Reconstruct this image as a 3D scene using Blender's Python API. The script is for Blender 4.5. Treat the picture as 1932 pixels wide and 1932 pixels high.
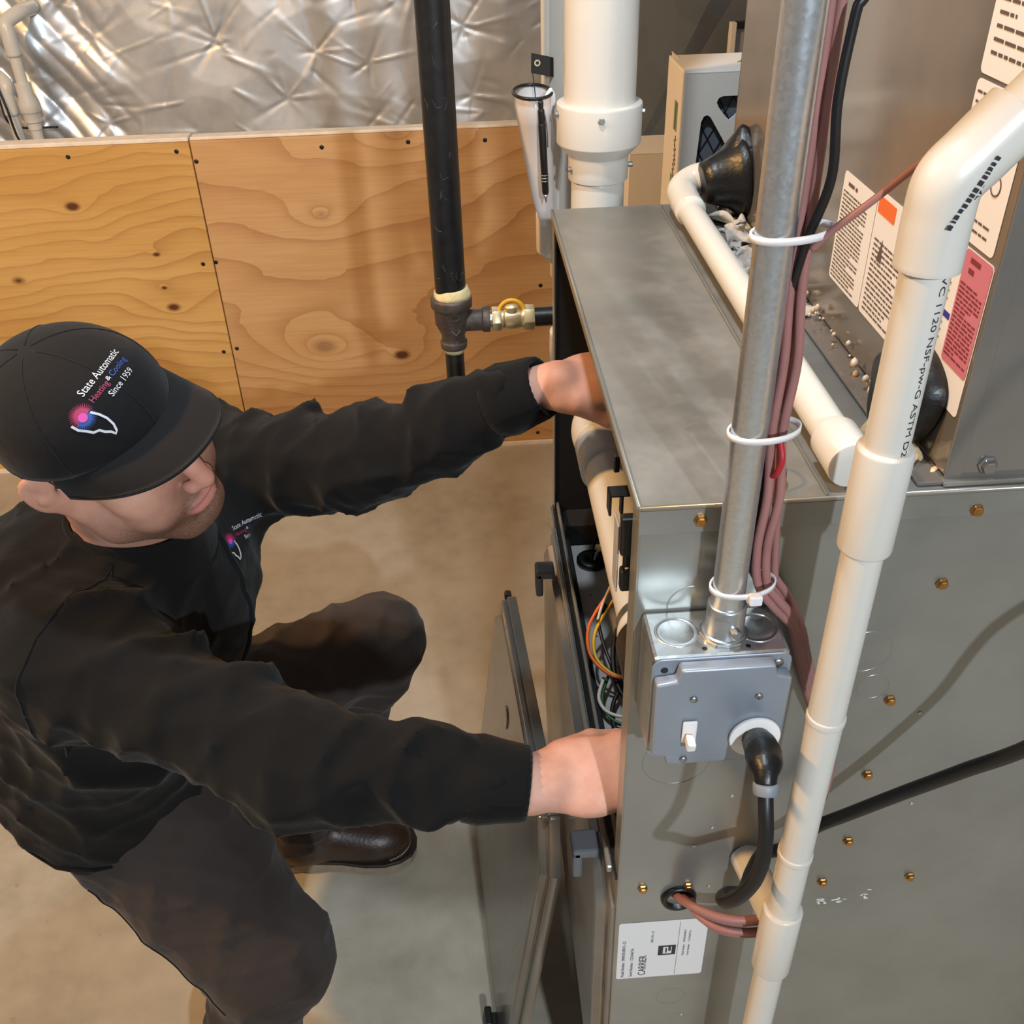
import bpy, bmesh, math, random
import numpy as np
from mathutils import Vector, Matrix
from mathutils.bvhtree import BVHTree

for o in list(bpy.data.objects):
    bpy.data.objects.remove(o)
scene = bpy.context.scene
COL = scene.collection
R90 = math.pi / 2

# ------------------------------------------------------------------ camera
CAMZ = 1.75
RM = np.array([[0.99766627, -0.05750958, 0.0368056],
               [-0.06319052, -0.57349323, 0.81676954],
               [-0.02586431, -0.81718919, -0.57578891]])
right, up, back = RM @ [1, 0, 0], RM @ [0, -1, 0], RM @ [0, 0, -1]
cam = bpy.data.cameras.new('camera')
cam.sensor_width = 36.0
cam.lens = 36.0 * 1870.0 / 1932.0
cam.clip_start = 0.02
camo = bpy.data.objects.new('camera', cam)
camo.matrix_world = Matrix(((right[0], up[0], back[0], 0), (right[1], up[1], back[1], 0),
                            (right[2], up[2], back[2], CAMZ), (0, 0, 0, 1)))
COL.objects.link(camo)
scene.camera = camo

# ------------------------------------------------------------------ light
world = bpy.data.worlds.new('world')
scene.world = world
world.use_nodes = True
wb = world.node_tree.nodes['Background']
wb.inputs[0].default_value = (1.0, 0.97, 0.93, 1)
wb.inputs[1].default_value = 0.24

def lamp(name, loc, energy, color, radius):
    l = bpy.data.lights.new(name, 'POINT')
    l.energy = energy
    l.color = color
    l.shadow_soft_size = radius
    o = bpy.data.objects.new(name, l)
    o.location = loc
    COL.objects.link(o)
    return o

# ceiling bulbs of the basement, all above and outside the picture, at one ceiling height;
# their places follow from the shadows of cord, conduit, gas pipe and person in the photograph
lamp('ceiling_bulb_behind_offscreen', (0.58, -2.05, 2.75), 330, (0.80, 0.91, 1.0), 0.04)
lamp('ceiling_bulb_left_offscreen', (-1.65, 0.70, 2.75), 215, (1.0, 0.56, 0.20), 0.07)
lamp('ceiling_bulb_overhead_offscreen', (-0.08, 0.68, 2.75), 78, (0.80, 0.91, 1.0), 0.05)

scene.view_settings.view_transform = 'Standard'
scene.view_settings.look = 'None'
scene.view_settings.gamma = 1.0
scene.view_settings.use_curve_mapping = False
scene.view_settings.exposure = -0.1

# ------------------------------------------------------------------ helpers
def lin(r, g=None, b=None):
    if g is None:
        r, g, b = r
    f = lambda c: (c / 255) / 12.92 if c / 255 <= 0.04045 else ((c / 255 + 0.055) / 1.055) ** 2.4
    return (f(r), f(g), f(b), 1)

def V(*a):
    return Vector(a)

class NT:
    """small helper to write shader maths"""
    def __init__(self, mat):
        self.t = mat.node_tree
        self.b = self.t.nodes['Principled BSDF']
    def n(self, typ, **kw):
        x = self.t.nodes.new(typ)
        for k, v in kw.items():
            setattr(x, k, v)
        return x
    def put(self, sock, val):
        if hasattr(val, 'links') or hasattr(val, 'is_output'):
            self.t.links.new(val, sock)
        else:
            sock.default_value = val
    def m(self, op, a, b=0.0, c=0.0):
        x = self.n('ShaderNodeMath', operation=op)
        for s, v in zip(x.inputs, (a, b, c)):
            self.put(s, v)
        return x.outputs[0]
    def obj(self):
        return self.n('ShaderNodeTexCoord').outputs['Object']
    def sep(self, v):
        return self.n('ShaderNodeSeparateXYZ'), v
    def xyz(self, v):
        s = self.n('ShaderNodeSeparateXYZ')
        self.put(s.inputs[0], v)
        return s.outputs
    def comb(self, x, y, z):
        s = self.n('ShaderNodeCombineXYZ')
        for i, q in zip(s.inputs, (x, y, z)):
            self.put(i, q)
        return s.outputs[0]
    def noise(self, vec, scale, detail=3, rough=0.5):
        s = self.n('ShaderNodeTexNoise')
        self.put(s.inputs['Vector'], vec)
        s.inputs['Scale'].default_value = scale
        s.inputs['Detail'].default_value = detail
        s.inputs['Roughness'].default_value = rough
        return s.outputs[0]
    def ramp(self, fac, stops):
        s = self.n('ShaderNodeValToRGB')
        self.put(s.inputs[0], fac)
        e = s.color_ramp.elements
        while len(e) < len(stops):
            e.new(0.5)
        for q, (p, c) in zip(e, stops):
            q.position = p
            q.color = c
        return s.outputs[0]
    def mix(self, fac, a, b, mode='MIX'):
        s = self.n('ShaderNodeMix', data_type='RGBA', blend_type=mode)
        self.put(s.inputs[0], fac)
        self.put(s.inputs[6], a)
        self.put(s.inputs[7], b)
        return s.outputs[2]
    def bump(self, h, strength=0.3, dist=0.002):
        s = self.n('ShaderNodeBump')
        s.inputs['Strength'].default_value = strength
        s.inputs['Distance'].default_value = dist
        self.put(s.inputs['Height'], h)
        self.put(self.b.inputs['Normal'], s.outputs[0])
    def col(self, c):
        self.put(self.b.inputs['Base Color'], c)

def mat(name, rgb, rough=0.5, metal=0.0, var=0.0, vscale=30, bump=0.0, bscale=200, spec=0.5, sheen=0.0, coat=0.0):
    m = bpy.data.materials.new(name)
    m.use_nodes = True
    t = NT(m)
    c = lin(rgb)
    t.b.inputs['Base Color'].default_value = c
    t.b.inputs['Roughness'].default_value = rough
    t.b.inputs['Metallic'].default_value = metal
    t.b.inputs['Specular IOR Level'].default_value = spec
    t.b.inputs['Sheen Weight'].default_value = sheen
    t.b.inputs['Coat Weight'].default_value = coat
    if var:
        f = t.noise(t.obj(), vscale, 4, 0.6)
        d = tuple(x * (1 - var) for x in c[:3]) + (1,)
        e = tuple(min(1, x * (1 + var)) for x in c[:3]) + (1,)
        t.col(t.ramp(f, [(0.3, d), (0.7, e)]))
    if bump:
        t.bump(t.noise(t.obj(), bscale, 3, 0.6), bump, 0.002)
    return m

def mesh(name, verts, faces, m, parent=None, smooth=False, auto=None):
    me = bpy.data.meshes.new(name)
    me.from_pydata([tuple(v) for v in verts], [], faces)
    me.update()
    if m is not None:
        me.materials.append(m)
    return link(name, me, parent, smooth, auto)

def link(name, me, parent=None, smooth=False, auto=None):
    if smooth or auto:
        me.polygons.foreach_set('use_smooth', [True] * len(me.polygons))
    if auto:
        me.set_sharp_from_angle(angle=math.radians(auto))
    o = bpy.data.objects.new(name, me)
    COL.objects.link(o)
    if parent is not None:
        o.parent = parent
        loc = parent.get('_w')
        if loc is not None:
            o.matrix_parent_inverse = Matrix.Translation(-Vector(loc))
        else:
            o.matrix_parent_inverse = parent.get('_pi') or Matrix()
    return o

EMP = []
def thing(name, label, cat, loc, group=None):
    o = bpy.data.objects.new(name, None)
    o.empty_display_size = 0.05
    o.location = loc
    COL.objects.link(o)
    o['_w'] = list(loc)
    EMP.append(o)
    tag(o, label, cat, group)
    return o

def tag(o, label, cat, group=None, kind=None):
    if label:
        o['label'] = label
    if cat:
        o['category'] = cat
    if group:
        o['group'] = group
    if kind:
        o['kind'] = kind
    return o

def struct(o, label=None, cat=None):
    o['kind'] = 'structure'
    if label:
        o['label'] = label
    if cat:
        o['category'] = cat
    return o

# --- geometry pieces: all return (verts, faces)
def g_box(x0, x1, y0, y1, z0, z1):
    v = [(x, y, z) for x in (x0, x1) for y in (y0, y1) for z in (z0, z1)]
    f = [(0, 1, 3, 2), (4, 6, 7, 5), (0, 4, 5, 1), (2, 3, 7, 6), (0, 2, 6, 4), (1, 5, 7, 3)]
    return v, f

def merge(*gs):
    v, f = [], []
    for a, b in gs:
        n = len(v)
        v += [tuple(p) for p in a]
        f += [tuple(i + n for i in q) for q in b]
    return v, f

def bev(g, w=0.001, seg=2, ang=30):
    bm = bmesh.new()
    vs = [bm.verts.new(p) for p in g[0]]
    for q in g[1]:
        try:
            bm.faces.new([vs[i] for i in q])
        except ValueError:
            pass
    bm.normal_update()
    es = [e for e in bm.edges if len(e.link_faces) == 2 and e.calc_face_angle(0) > math.radians(ang)]
    bmesh.ops.bevel(bm, geom=es, offset=w, segments=seg, affect='EDGES', profile=0.5, clamp_overlap=True)
    bm.normal_update()
    bm.verts.index_update()
    r = ([tuple(v.co) for v in bm.verts], [tuple(v.index for v in f.verts) for f in bm.faces])
    bm.free()
    return r

def frame_of(d):
    d = Vector(d).normalized()
    a = Vector((0, 0, 1)) if abs(d.z) < 0.9 else Vector((1, 0, 0))
    u = d.cross(a).normalized()
    w = u.cross(d).normalized()
    return u, w, d

def g_lathe(p0, axis, prof, n=32, cap=True):
    """prof: list of (distance along axis, radius)"""
    p0 = Vector(p0)
    u, w, d = frame_of(axis)
    v, f = [], []
    for s, r in prof:
        for i in range(n):
            a = 2 * math.pi * i / n
            v.append(tuple(p0 + d * s + (u * math.cos(a) + w * math.sin(a)) * r))
    for k in range(len(prof) - 1):
        for i in range(n):
            j = (i + 1) % n
            f.append((k * n + i, k * n + j, (k + 1) * n + j, (k + 1) * n + i))
    if cap:
        f.append(tuple(range(n))[::-1])
        f.append(tuple(range((len(prof) - 1) * n, len(prof) * n)))
    return v, f

def g_cyl(p0, p1, r0, r1=None, n=24):
    p0, p1 = Vector(p0), Vector(p1)
    return g_lathe(p0, p1 - p0, [(0, r0), ((p1 - p0).length, r0 if r1 is None else r1)], n)

def catmull(pts, per=8):
    pts = [Vector(p) for p in pts]
    if len(pts) < 3:
        return pts
    q = [pts[0] * 2 - pts[1]] + pts + [pts[-1] * 2 - pts[-2]]
    out = []
    for i in range(1, len(q) - 2):
        a, b, c, d = q[i - 1:i + 3]
        for k in range(per):
            t = k / per
            out.append(0.5 * ((2 * b) + (c - a) * t + (2 * a - 5 * b + 4 * c - d) * t * t + (3 * b - a - 3 * c + d) * t ** 3))
    out.append(pts[-1])
    return out

def g_tube(pts, r, n=12, per=8, smooth=True, radii=None):
    p = catmull(pts, per) if smooth else [Vector(q) for q in pts]
    v, f = [], []
    d0 = (p[1] - p[0]).normalized()
    u, w, _ = frame_of(d0)
    for k, q in enumerate(p):
        d = (p[min(k + 1, len(p) - 1)] - p[max(k - 1, 0)]).normalized()
        u = (u - d * u.dot(d)).normalized()
        w = d.cross(u)
        rr = r if radii is None else float(np.interp(k / (len(p) - 1), np.linspace(0, 1, len(radii)), radii))
        for i in range(n):
            a = 2 * math.pi * i / n
            v.append(tuple(q + (u * math.cos(a) + w * math.sin(a)) * rr))
    for k in range(len(p) - 1):
        for i in range(n):
            j = (i + 1) % n
            f.append((k * n + i, k * n + j, (k + 1) * n + j, (k + 1) * n + i))
    f.append(tuple(range(n))[::-1])
    f.append(tuple(range((len(p) - 1) * n, len(p) * n)))
    return v, f

def g_prism(poly, O, U, Vv, thick):
    """extrude a 2-D polygon given in (U,V) at O along N=UxV"""
    O, U, Vv = Vector(O), Vector(U), Vector(Vv)
    N = U.cross(Vv).normalized()
    n = len(poly)
    v = [tuple(O + U * a + Vv * b) for a, b in poly] + [tuple(O + U * a + Vv * b + N * thick) for a, b in poly]
    f = [tuple(range(n))[::-1], tuple(range(n, 2 * n))]
    for i in range(n):
        j = (i + 1) % n
        f.append((i, j, n + j, n + i))
    return v, f

def rrect(x0, x1, y0, y1, r, n=4):
    out = []
    for cx, cy, a0 in ((x1 - r, y1 - r, 0), (x0 + r, y1 - r, 90), (x0 + r, y0 + r, 180), (x1 - r, y0 + r, 270)):
        for k in range(n + 1):
            a = math.radians(a0 + 90 * k / n)
            out.append((cx + r * math.cos(a), cy + r * math.sin(a)))
    return out

def circ(cx, cy, r, n=24, ry=None):
    return [(cx + r * math.cos(2 * math.pi * i / n), cy + (ry or r) * math.sin(2 * math.pi * i / n)) for i in range(n)]

def part(name, g, m, parent=None, smooth=False, auto=None, label=None):
    o = mesh(name, g[0], g[1], m, parent, smooth, auto)
    if label:
        o['label'] = label
    return o

def sub(name, g, m, parent, smooth=False, auto=None, label=None):
    """child of a part: parts sit at world origin under their Empty, so no inverse is needed beyond the part's own"""
    me = bpy.data.meshes.new(name)
    me.from_pydata([tuple(v) for v in g[0]], [], g[1])
    me.update()
    me.materials.append(m)
    o = link(name, me, None, smooth, auto)
    o.parent = parent
    if label:
        o['label'] = label
    return o

# --- lettering
_TXT = {}
def text_geo(s, size=1.0):
    if s not in _TXT:
        cu = bpy.data.curves.new('lettering', 'FONT')
        cu.body = s
        cu.resolution_u = 3
        ob = bpy.data.objects.new('lettering', cu)
        COL.objects.link(ob)
        dg = bpy.context.evaluated_depsgraph_get()
        me = bpy.data.meshes.new_from_object(ob.evaluated_get(dg))
        vs = [tuple(v.co) for v in me.vertices]
        fs = [tuple(p.vertices) for p in me.polygons]
        bpy.data.objects.remove(ob)
        bpy.data.curves.remove(cu)
        bpy.data.meshes.remove(me)
        _TXT[s] = (vs, fs)
    vs, fs = _TXT[s]
    w = max(v[0] for v in vs)
    return [(v[0] * size, v[1] * size) for v in vs], fs, w * size

for s in ('PVC 1120 NSF-pw-G ASTM D22', 'CARRIER', 'State Automatic', 'Heating', '&', 'Cooling', 'Since 1959',
          'Model Number:  59MN7B100V21--22', 'Serial Number:  1223A46716', 'Model Number:', 'Serial Number:',
          'SER VD--13', 'WARNING', 'FILTER', 'NOTICE', 'DANGER', 'utomatic', 'Heat', '59MN7B100V21', '1223A46716'):
    text_geo(s)

def flat_text(s, size, O, U, Vv, width=None):
    """text laid in plane O,U,V (U reading direction)"""
    vs, fs, w = text_geo(s, size)
    k = 1.0 if width is None else width / w
    O, U, Vv = Vector(O), Vector(U), Vector(Vv)
    return [tuple(O + U * (a * k) + Vv * b) for a, b in vs], fs

def text_lines(rng, O, U, Vv, w, h, pitch, height, fill=0.85, indent=0.0):
    """rows of unreadably small print as tiny dark bars"""
    O, U, Vv = Vector(O), Vector(U), Vector(Vv)
    gs = []
    y = h - height
    while y > 0:
        x = indent * w
        end = w * (fill if rng.random() > 0.25 else rng.uniform(0.35, 0.8))
        while x < end:
            l = rng.uniform(1.2, 5.0) * height
            l = min(l, end - x)
            if l > 0.3 * height:
                p = [O + U * x + Vv * y, O + U * (x + l) + Vv * y, O + U * (x + l) + Vv * (y + height * 0.75), O + U * x + Vv * (y + height * 0.75)]
                gs.append(([tuple(q) for q in p], [(0, 1, 2, 3)]))
            x += l + height * 0.7
        y -= pitch
    return merge(*gs) if gs else ([], [])
# ------------------------------------------------------------------ materials
M = {}
M['pvc'] = mat('white_pvc', (208, 204, 196), 0.32, var=0.03, vscale=14, spec=0.5, coat=0.15)
M['pvc_bright'] = M['pvc']
M['pvc_cream'] = M['pvc']
M['black_plastic'] = mat('black_plastic', (16, 16, 17), 0.45)
M['black_rubber'] = mat('black_rubber', (10, 10, 10), 0.38, var=0.3, vscale=60, bump=0.6, bscale=60)
M['cable_black'] = mat('black_cable_jacket', (17, 17, 19), 0.42)
M['brown_cable'] = mat('brown_thermostat_cable', (150, 104, 100), 0.5, var=0.12, vscale=20)
M['brass'] = mat('brass', (216, 202, 164), 0.36, 0.7, var=0.12, vscale=90)
M['brass_screw'] = mat('gold_zinc_screw', (190, 140, 80), 0.35, 1.0, var=0.2, vscale=400)
M['steel_screw'] = mat('zinc_screw', (170, 172, 172), 0.35, 1.0)
M['black_iron'] = mat('black_iron_pipe', (22, 23, 25), 0.38, var=0.35, vscale=60, bump=0.15, bscale=90)
M['cast_iron'] = mat('weathered_malleable_iron', (88, 78, 72), 0.55, 0.5, var=0.3, vscale=60, bump=0.4, bscale=120)
M['dope'] = mat('yellow_pipe_dope', (205, 188, 140), 0.8, var=0.15, vscale=80, bump=0.5, bscale=150)
M['paper'] = mat('white_label', (224, 222, 222), 0.4)
M['paper_warm'] = M['paper']
M['ink'] = mat('black_ink', (44, 46, 54), 0.6)
M['ink_grey'] = mat('grey_ink', (88, 76, 72), 0.6)
M['ink_blue'] = mat('blue_ink', (40, 42, 140), 0.5)
M['pink'] = mat('pink_label', (192, 112, 130), 0.45)
M['ink_red'] = mat('dark_red_ink', (120, 40, 50), 0.6)
M['orange'] = mat('orange_plastic', (224, 104, 40), 0.45)
M['yellow'] = mat('yellow_plastic', (222, 172, 40), 0.45)
M['green'] = mat('green_wire', (30, 84, 46), 0.45)
M['white_wire'] = mat('white_wire', (206, 196, 184), 0.5)
M['red'] = mat('red_plastic', (170, 30, 44), 0.5)
M['blue_plastic'] = mat('blue_plastic', (40, 44, 150), 0.5)
M['nylon'] = mat('white_nylon_tie', (226, 226, 230), 0.35)
M['lumber'] = mat('pale_lumber', (234, 222, 206), 0.7, var=0.1, vscale=30)
M['carton'] = mat('white_carton', (226, 220, 212), 0.6, var=0.02, vscale=8)
M['carton_tan'] = M['carton']
M['green_ink'] = mat('green_print', (120, 146, 118), 0.7)
M['filter_media'] = mat('grey_filter_media', (96, 100, 112), 0.9, var=0.1, vscale=60, bump=0.4, bscale=90)
M['dark_wire'] = mat('dark_wire', (40, 42, 48), 0.5, 0.6)
M['black_liner'] = mat('black_insulation_liner', (16, 15, 15), 0.85, bump=0.3, bscale=90)
M['dark_metal'] = mat('dark_inner_metal', (46, 42, 38), 0.5, 0.6, var=0.25, vscale=14)
M['deck'] = mat('galvanised_deck', (176, 174, 172), 0.5, 0.3, var=0.12, vscale=30)
M['latch'] = mat('grey_latch', (96, 100, 106), 0.5)
M['latch_brown'] = M['latch']
M['switch'] = mat('white_switch', (236, 232, 230), 0.3)
M['fluff'] = mat('pale_fibre_insulation', (176, 172, 166), 0.95, var=0.25, vscale=50, bump=1.0, bscale=70)
M['fluff_yellow'] = mat('yellow_fibre_insulation', (206, 178, 136), 0.95, var=0.25, vscale=60, bump=1.0, bscale=90)

def galv(name, base, rough, scale=55, amt=0.25, metal=0.95):
    m = mat(name, base, rough, metal)
    t = NT(m)
    vo = t.n('ShaderNodeTexVoronoi')
    t.put(vo.inputs['Vector'], t.obj())
    vo.inputs['Scale'].default_value = scale
    f = t.xyz(vo.outputs['Color'])[0]
    c = lin(base)
    d = tuple(x * (1 - amt) for x in c[:3]) + (1,)
    e = tuple(min(1, x * (1 + amt)) for x in c[:3]) + (1,)
    t.col(t.mix(f, d, e))
    t.put(t.b.inputs['Roughness'], t.m('MULTIPLY_ADD', f, 0.04, rough - 0.02))
    return m
M['emt'] = galv('galvanised_conduit', (206, 212, 218), 0.34, 420, 0.05)
M['box'] = galv('galvanised_box', (196, 202, 206), 0.32, 160, 0.10)
M['duct'] = galv('galvanised_duct', (132, 139, 146), 0.5, 16, 0.05, 0.5)

def painted_metal(name, rgb, rough, smear=0.0):
    """pre-painted furnace sheet metal: slightly metallic, dusty where smear"""
    m = mat(name, rgb, rough, 0.55)
    t = NT(m)
    o = t.obj()
    n1 = t.noise(o, 6, 4, 0.6)
    n2 = t.noise(t.comb(*[t.m('MULTIPLY', s, k) for s, k in zip(t.xyz(o), (30, 8, 30))]), 1.0, 3, 0.6)
    c = lin(rgb)
    dk = tuple(x * 0.84 for x in c[:3]) + (1,)
    lt = tuple(min(1, x * 1.12) for x in c[:3]) + (1,)
    col = t.ramp(n1, [(0.3, dk), (0.7, lt)])
    if smear:
        s = t.ramp(t.noise(o, 13, 5, 0.65), [(0.44, (0, 0, 0, 1)), (0.66, (1, 1, 1, 1))])
        col = t.mix(t.m('MULTIPLY', s, smear), col, lin(168, 163, 156))
        t.put(t.b.inputs['Roughness'], t.m('ADD', rough, t.m('MULTIPLY', s, 0.22)))
    else:
        t.put(t.b.inputs['Roughness'], t.m('MULTIPLY_ADD', n1, 0.2, rough - 0.1))
    t.col(col)
    t.bump(n2, 0.05, 0.001)
    return m
M['casing'] = painted_metal('grey_furnace_casing', (146, 145, 139), 0.30)
M['casing_top'] = painted_metal('dusty_furnace_top', (146, 145, 139), 0.34, 0.35)
M['casing_edge'] = M['casing']
M['bare_metal'] = painted_metal('bare_scratched_metal', (190, 188, 184), 0.3)
M['coil'] = painted_metal('glossy_taupe_cabinet', (140, 134, 128), 0.14)
M['coil_side'] = M['coil']
M['door'] = painted_metal('scuffed_reflective_door', (132, 128, 122), 0.2)
M['door_rim'] = M['door']
M['cover_plate'] = mat('blue_grey_cover_plate', (146, 155, 168), 0.35, 0.45, var=0.03, vscale=30)

def foil_mat():
    m = mat('silver_foil', (214, 212, 206), 0.36, 0.9)
    t = NT(m)
    n = t.noise(t.obj(), 7, 4, 0.6)
    t.col(t.ramp(n, [(0.3, lin(208, 210, 212)), (0.7, lin(234, 235, 236))]))
    t.put(t.b.inputs['Roughness'], t.m('MULTIPLY_ADD', n, 0.16, 0.36))
    return m
M['foil'] = foil_mat()

def concrete_mat():
    m = mat('smooth_concrete', (176, 172, 162), 0.4)
    t = NT(m)
    o = t.obj()
    a = t.noise(o, 2.2, 5, 0.6)
    b = t.noise(o, 14, 4, 0.6)
    c = t.noise(o, 160, 2, 0.5)
    f = t.m('ADD', t.m('MULTIPLY', a, 0.65), t.m('MULTIPLY', b, 0.35))
    col = t.ramp(f, [(0.33, lin(152, 143, 126)), (0.5, lin(172, 163, 146)), (0.68, lin(186, 178, 162))])
    spots = t.ramp(t.noise(o, 46, 3, 0.5), [(0.70, (0, 0, 0, 1)), (0.76, (1, 1, 1, 1))])
    col = t.mix(t.m('MULTIPLY', spots, 0.35), col, lin(118, 108, 94))
    t.col(col)
    t.put(t.b.inputs['Roughness'], t.m('MULTIPLY_ADD', b, 0.3, 0.22))
    t.bump(c, 0.06, 0.001)
    return m
M['concrete'] = concrete_mat()

def plywood_mat(name, light, mid, dark, knots, seed, freq):
    m = mat(name, light, 0.55)
    t = NT(m)
    x, y, z = t.xyz(t.obj())
    warp = t.noise(t.comb(t.m('MULTIPLY', x, 1.1), seed, t.m('MULTIPLY', z, 2.4)), 1.0, 3, 0.5)
    warp2 = t.noise(t.comb(t.m('MULTIPLY', x, 3.2), seed + 3.0, t.m('MULTIPLY', z, 9.0)), 1.0, 3, 0.55)
    field = t.m('ADD', t.m('MULTIPLY', z, freq), t.m('ADD', t.m('MULTIPLY', warp, freq * 0.42), t.m('MULTIPLY', warp2, 0.8)))
    kmask = None
    rings = None
    for kx, kz, r, amp, dk in knots:
        dx = t.m('MULTIPLY', t.m('SUBTRACT', x, kx), 0.62)
        dz = t.m('SUBTRACT', z, kz)
        d2 = t.m('ADD', t.m('MULTIPLY', dx, dx), t.m('MULTIPLY', dz, dz))
        d = t.m('SQRT', d2)
        e = t.m('POWER', 2.718, t.m('MULTIPLY', d, -1.0 / (r * 2.6)))
        field = t.m('ADD', field, t.m('MULTIPLY', e, amp))
        k = t.m('SUBTRACT', 1.0, t.m('SMOOTH_MIN', 1.0, t.m('DIVIDE', d, r * 0.85), 0.3))
        k = t.m('MULTIPLY', t.m('MAXIMUM', k, 0.0), dk)
        kmask = k if kmask is None else t.m('MAXIMUM', kmask, k)
    patch0 = t.noise(t.comb(t.m('MULTIPLY', x, 1.1), seed + 21, t.m('MULTIPLY', z, 3)), 1.0, 2, 0.5)
    saw = t.m('FRACT', field)
    band = t.m('MULTIPLY', t.m('POWER', saw, 3.6), t.m('MULTIPLY_ADD', patch0, 0.9, 0.25))
    grain = t.noise(t.comb(t.m('MULTIPLY', x, 5), seed, t.m('MULTIPLY', z, 190)), 1.0, 3, 0.6)
    patch = t.noise(t.comb(t.m('MULTIPLY', x, 1.6), seed + 9, t.m('MULTIPLY', z, 5)), 1.0, 3, 0.5)
    col = t.mix(t.ramp(patch, [(0.35, (0, 0, 0, 1)), (0.68, (1, 1, 1, 1))]), lin(light), lin(mid))
    col = t.mix(t.m('MULTIPLY', band, 0.72), col, lin(dark))
    col = t.mix(t.m('MULTIPLY', t.ramp(grain, [(0.4, (0, 0, 0, 1)), (0.75, (1, 1, 1, 1))]), 0.22), col, lin(dark))
    if kmask is not None:
        col = t.mix(t.ramp(kmask, [(0.05, (0, 0, 0, 1)), (0.55, (1, 1, 1, 1))]), col, lin(92, 48, 22))
    t.col(col)
    t.bump(grain, 0.12, 0.0006)
    return m
M['ply_a'] = plywood_mat('yellow_pine_plywood', (218, 176, 108), (204, 158, 88), (160, 108, 52),
                         [(-1.096, .867, .020, 2.6, 1.0), (-.88, .549, .020, 1.6, .9), (-.894, .612, .010, .6, .9), (-.894, .716, .011, .7, .9), (-1.312, .656, .02, 1.2, .6)], 1.7, 21)
M['ply_b'] = plywood_mat('fir_plywood', (212, 170, 120), (200, 154, 100), (158, 102, 54),
                         [(-.445, .392, .044, 5.2, .34), (-.205, .35, .024, 2.4, 1.0), (-.399, .811, .026, 2.4, .25), (-.16, 1.03, .045, 2.6, .22), (-.02, .73, .018, 1.2, .4)], 8.3, 9)

# ------------------------------------------------------------------ structure
def grid_mesh(x0, x1, z0, z1, nx, nz, fn):
    X, Zz = np.meshgrid(np.linspace(x0, x1, nx), np.linspace(z0, z1, nz), indexing='ij')
    Yv = fn(X, Zz)
    v = np.stack([X, Yv, Zz], -1).reshape(-1, 3)
    f = []
    for i in range(nx - 1):
        b = i * nz
        f += [(b + k, b + nz + k, b + nz + k + 1, b + k + 1) for k in range(nz - 1)]
    return v.tolist(), f

fl = mesh('floor', *g_box(-3.2, 3.0, -2.6, 4.2, -0.12, 0.0), M['concrete'])
struct(fl, 'smooth pale concrete floor', 'floor')

def foil_wall(x0, x1, z0, z1, nx, nz):
    rng = np.random.default_rng(5)
    xs, zs = np.linspace(x0, x1, nx), np.linspace(z0, z1, nz)
    H = np.zeros((nx, nz))
    X, Zz = np.meshgrid(xs, zs, indexing='ij')
    # insulation pins pull the foil back; straight creases radiate from them
    pins = [(x + rng.uniform(-.10, .10), z + rng.uniform(-.07, .07)) for x in np.arange(x0, x1, .30) for z in np.arange(.75, z1, .20)]
    d = np.full(X.shape, 9.0)
    for p in pins:
        d = np.minimum(d, np.hypot(X - p[0], Zz - p[1]))
    H += np.minimum(d, .14) * .05
    cr = []
    for px, pz in pins:
        n = rng.integers(5, 9)
        a0 = rng.uniform(0, 6.28)
        for k in range(n):
            cr.append((px, pz, a0 + k * 6.28 / n + rng.uniform(-.35, .35), rng.uniform(.07, .22), rng.uniform(.0010, .0036) * rng.choice([-1, 1]), rng.uniform(.006, .018)))
    for k in range(620):
        cr.append((rng.uniform(x0, x1), rng.uniform(.7, z1), rng.normal(0, .7) + rng.choice([0, 3.14]), rng.uniform(.06, .34), rng.uniform(.0008, .0026) * rng.choice([-1, 1]), rng.uniform(.005, .02)))
    for px, pz, a, l, amp, w in cr:
        c, s_ = math.cos(a), math.sin(a)
        xa, xb = sorted((px, px + l * c))
        za, zb = sorted((pz, pz + l * s_))
        m = w * 2.2
        i0, i1 = np.searchsorted(xs, (xa - m, xb + m))
        k0, k1 = np.searchsorted(zs, (za - m, zb + m))
        if i1 <= i0 or k1 <= k0:
            continue
        U = (X[i0:i1, k0:k1] - px) * c + (Zz[i0:i1, k0:k1] - pz) * s_
        T = -(X[i0:i1, k0:k1] - px) * s_ + (Zz[i0:i1, k0:k1] - pz) * c
        fall = np.clip(U / .02, 0, 1) * np.clip((l - U) / (l * .7), 0, 1)
        ww = w * (.35 + np.clip(U / l, 0, 1) * 1.6)
        H[i0:i1, k0:k1] += amp * fall * np.clip(1 - np.abs(T) / ww, 0, 1)
    # crushed, sagging end near the pipes
    k = np.clip((-1.02 - X) / .25, 0, 1) * np.clip((1.5 - Zz) / .3, 0, 1)
    H += k * .022 * (np.sin(X * 21 + Zz * 8) * np.sin(Zz * 17 - X * 9 + 1.2)) + k * .009 * np.abs(np.sin(X * 47 + Zz * 31))
    v = np.stack([X, 3.46 - H, Zz], -1).reshape(-1, 3)
    f = []
    for i in range(nx - 1):
        q = i * nz
        f += [(q + j, q + nz + j, q + nz + j + 1, q + j + 1) for j in range(nz - 1)]
    return v.tolist(), f
g = foil_wall(-2.6, 1.3, 0.55, 2.2, 700, 300)
wb_ = mesh('wall_back', g[0], g[1], M['foil'], None, True)
struct(wb_, 'crinkled silver foil insulation covering the far wall', 'wall')

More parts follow.
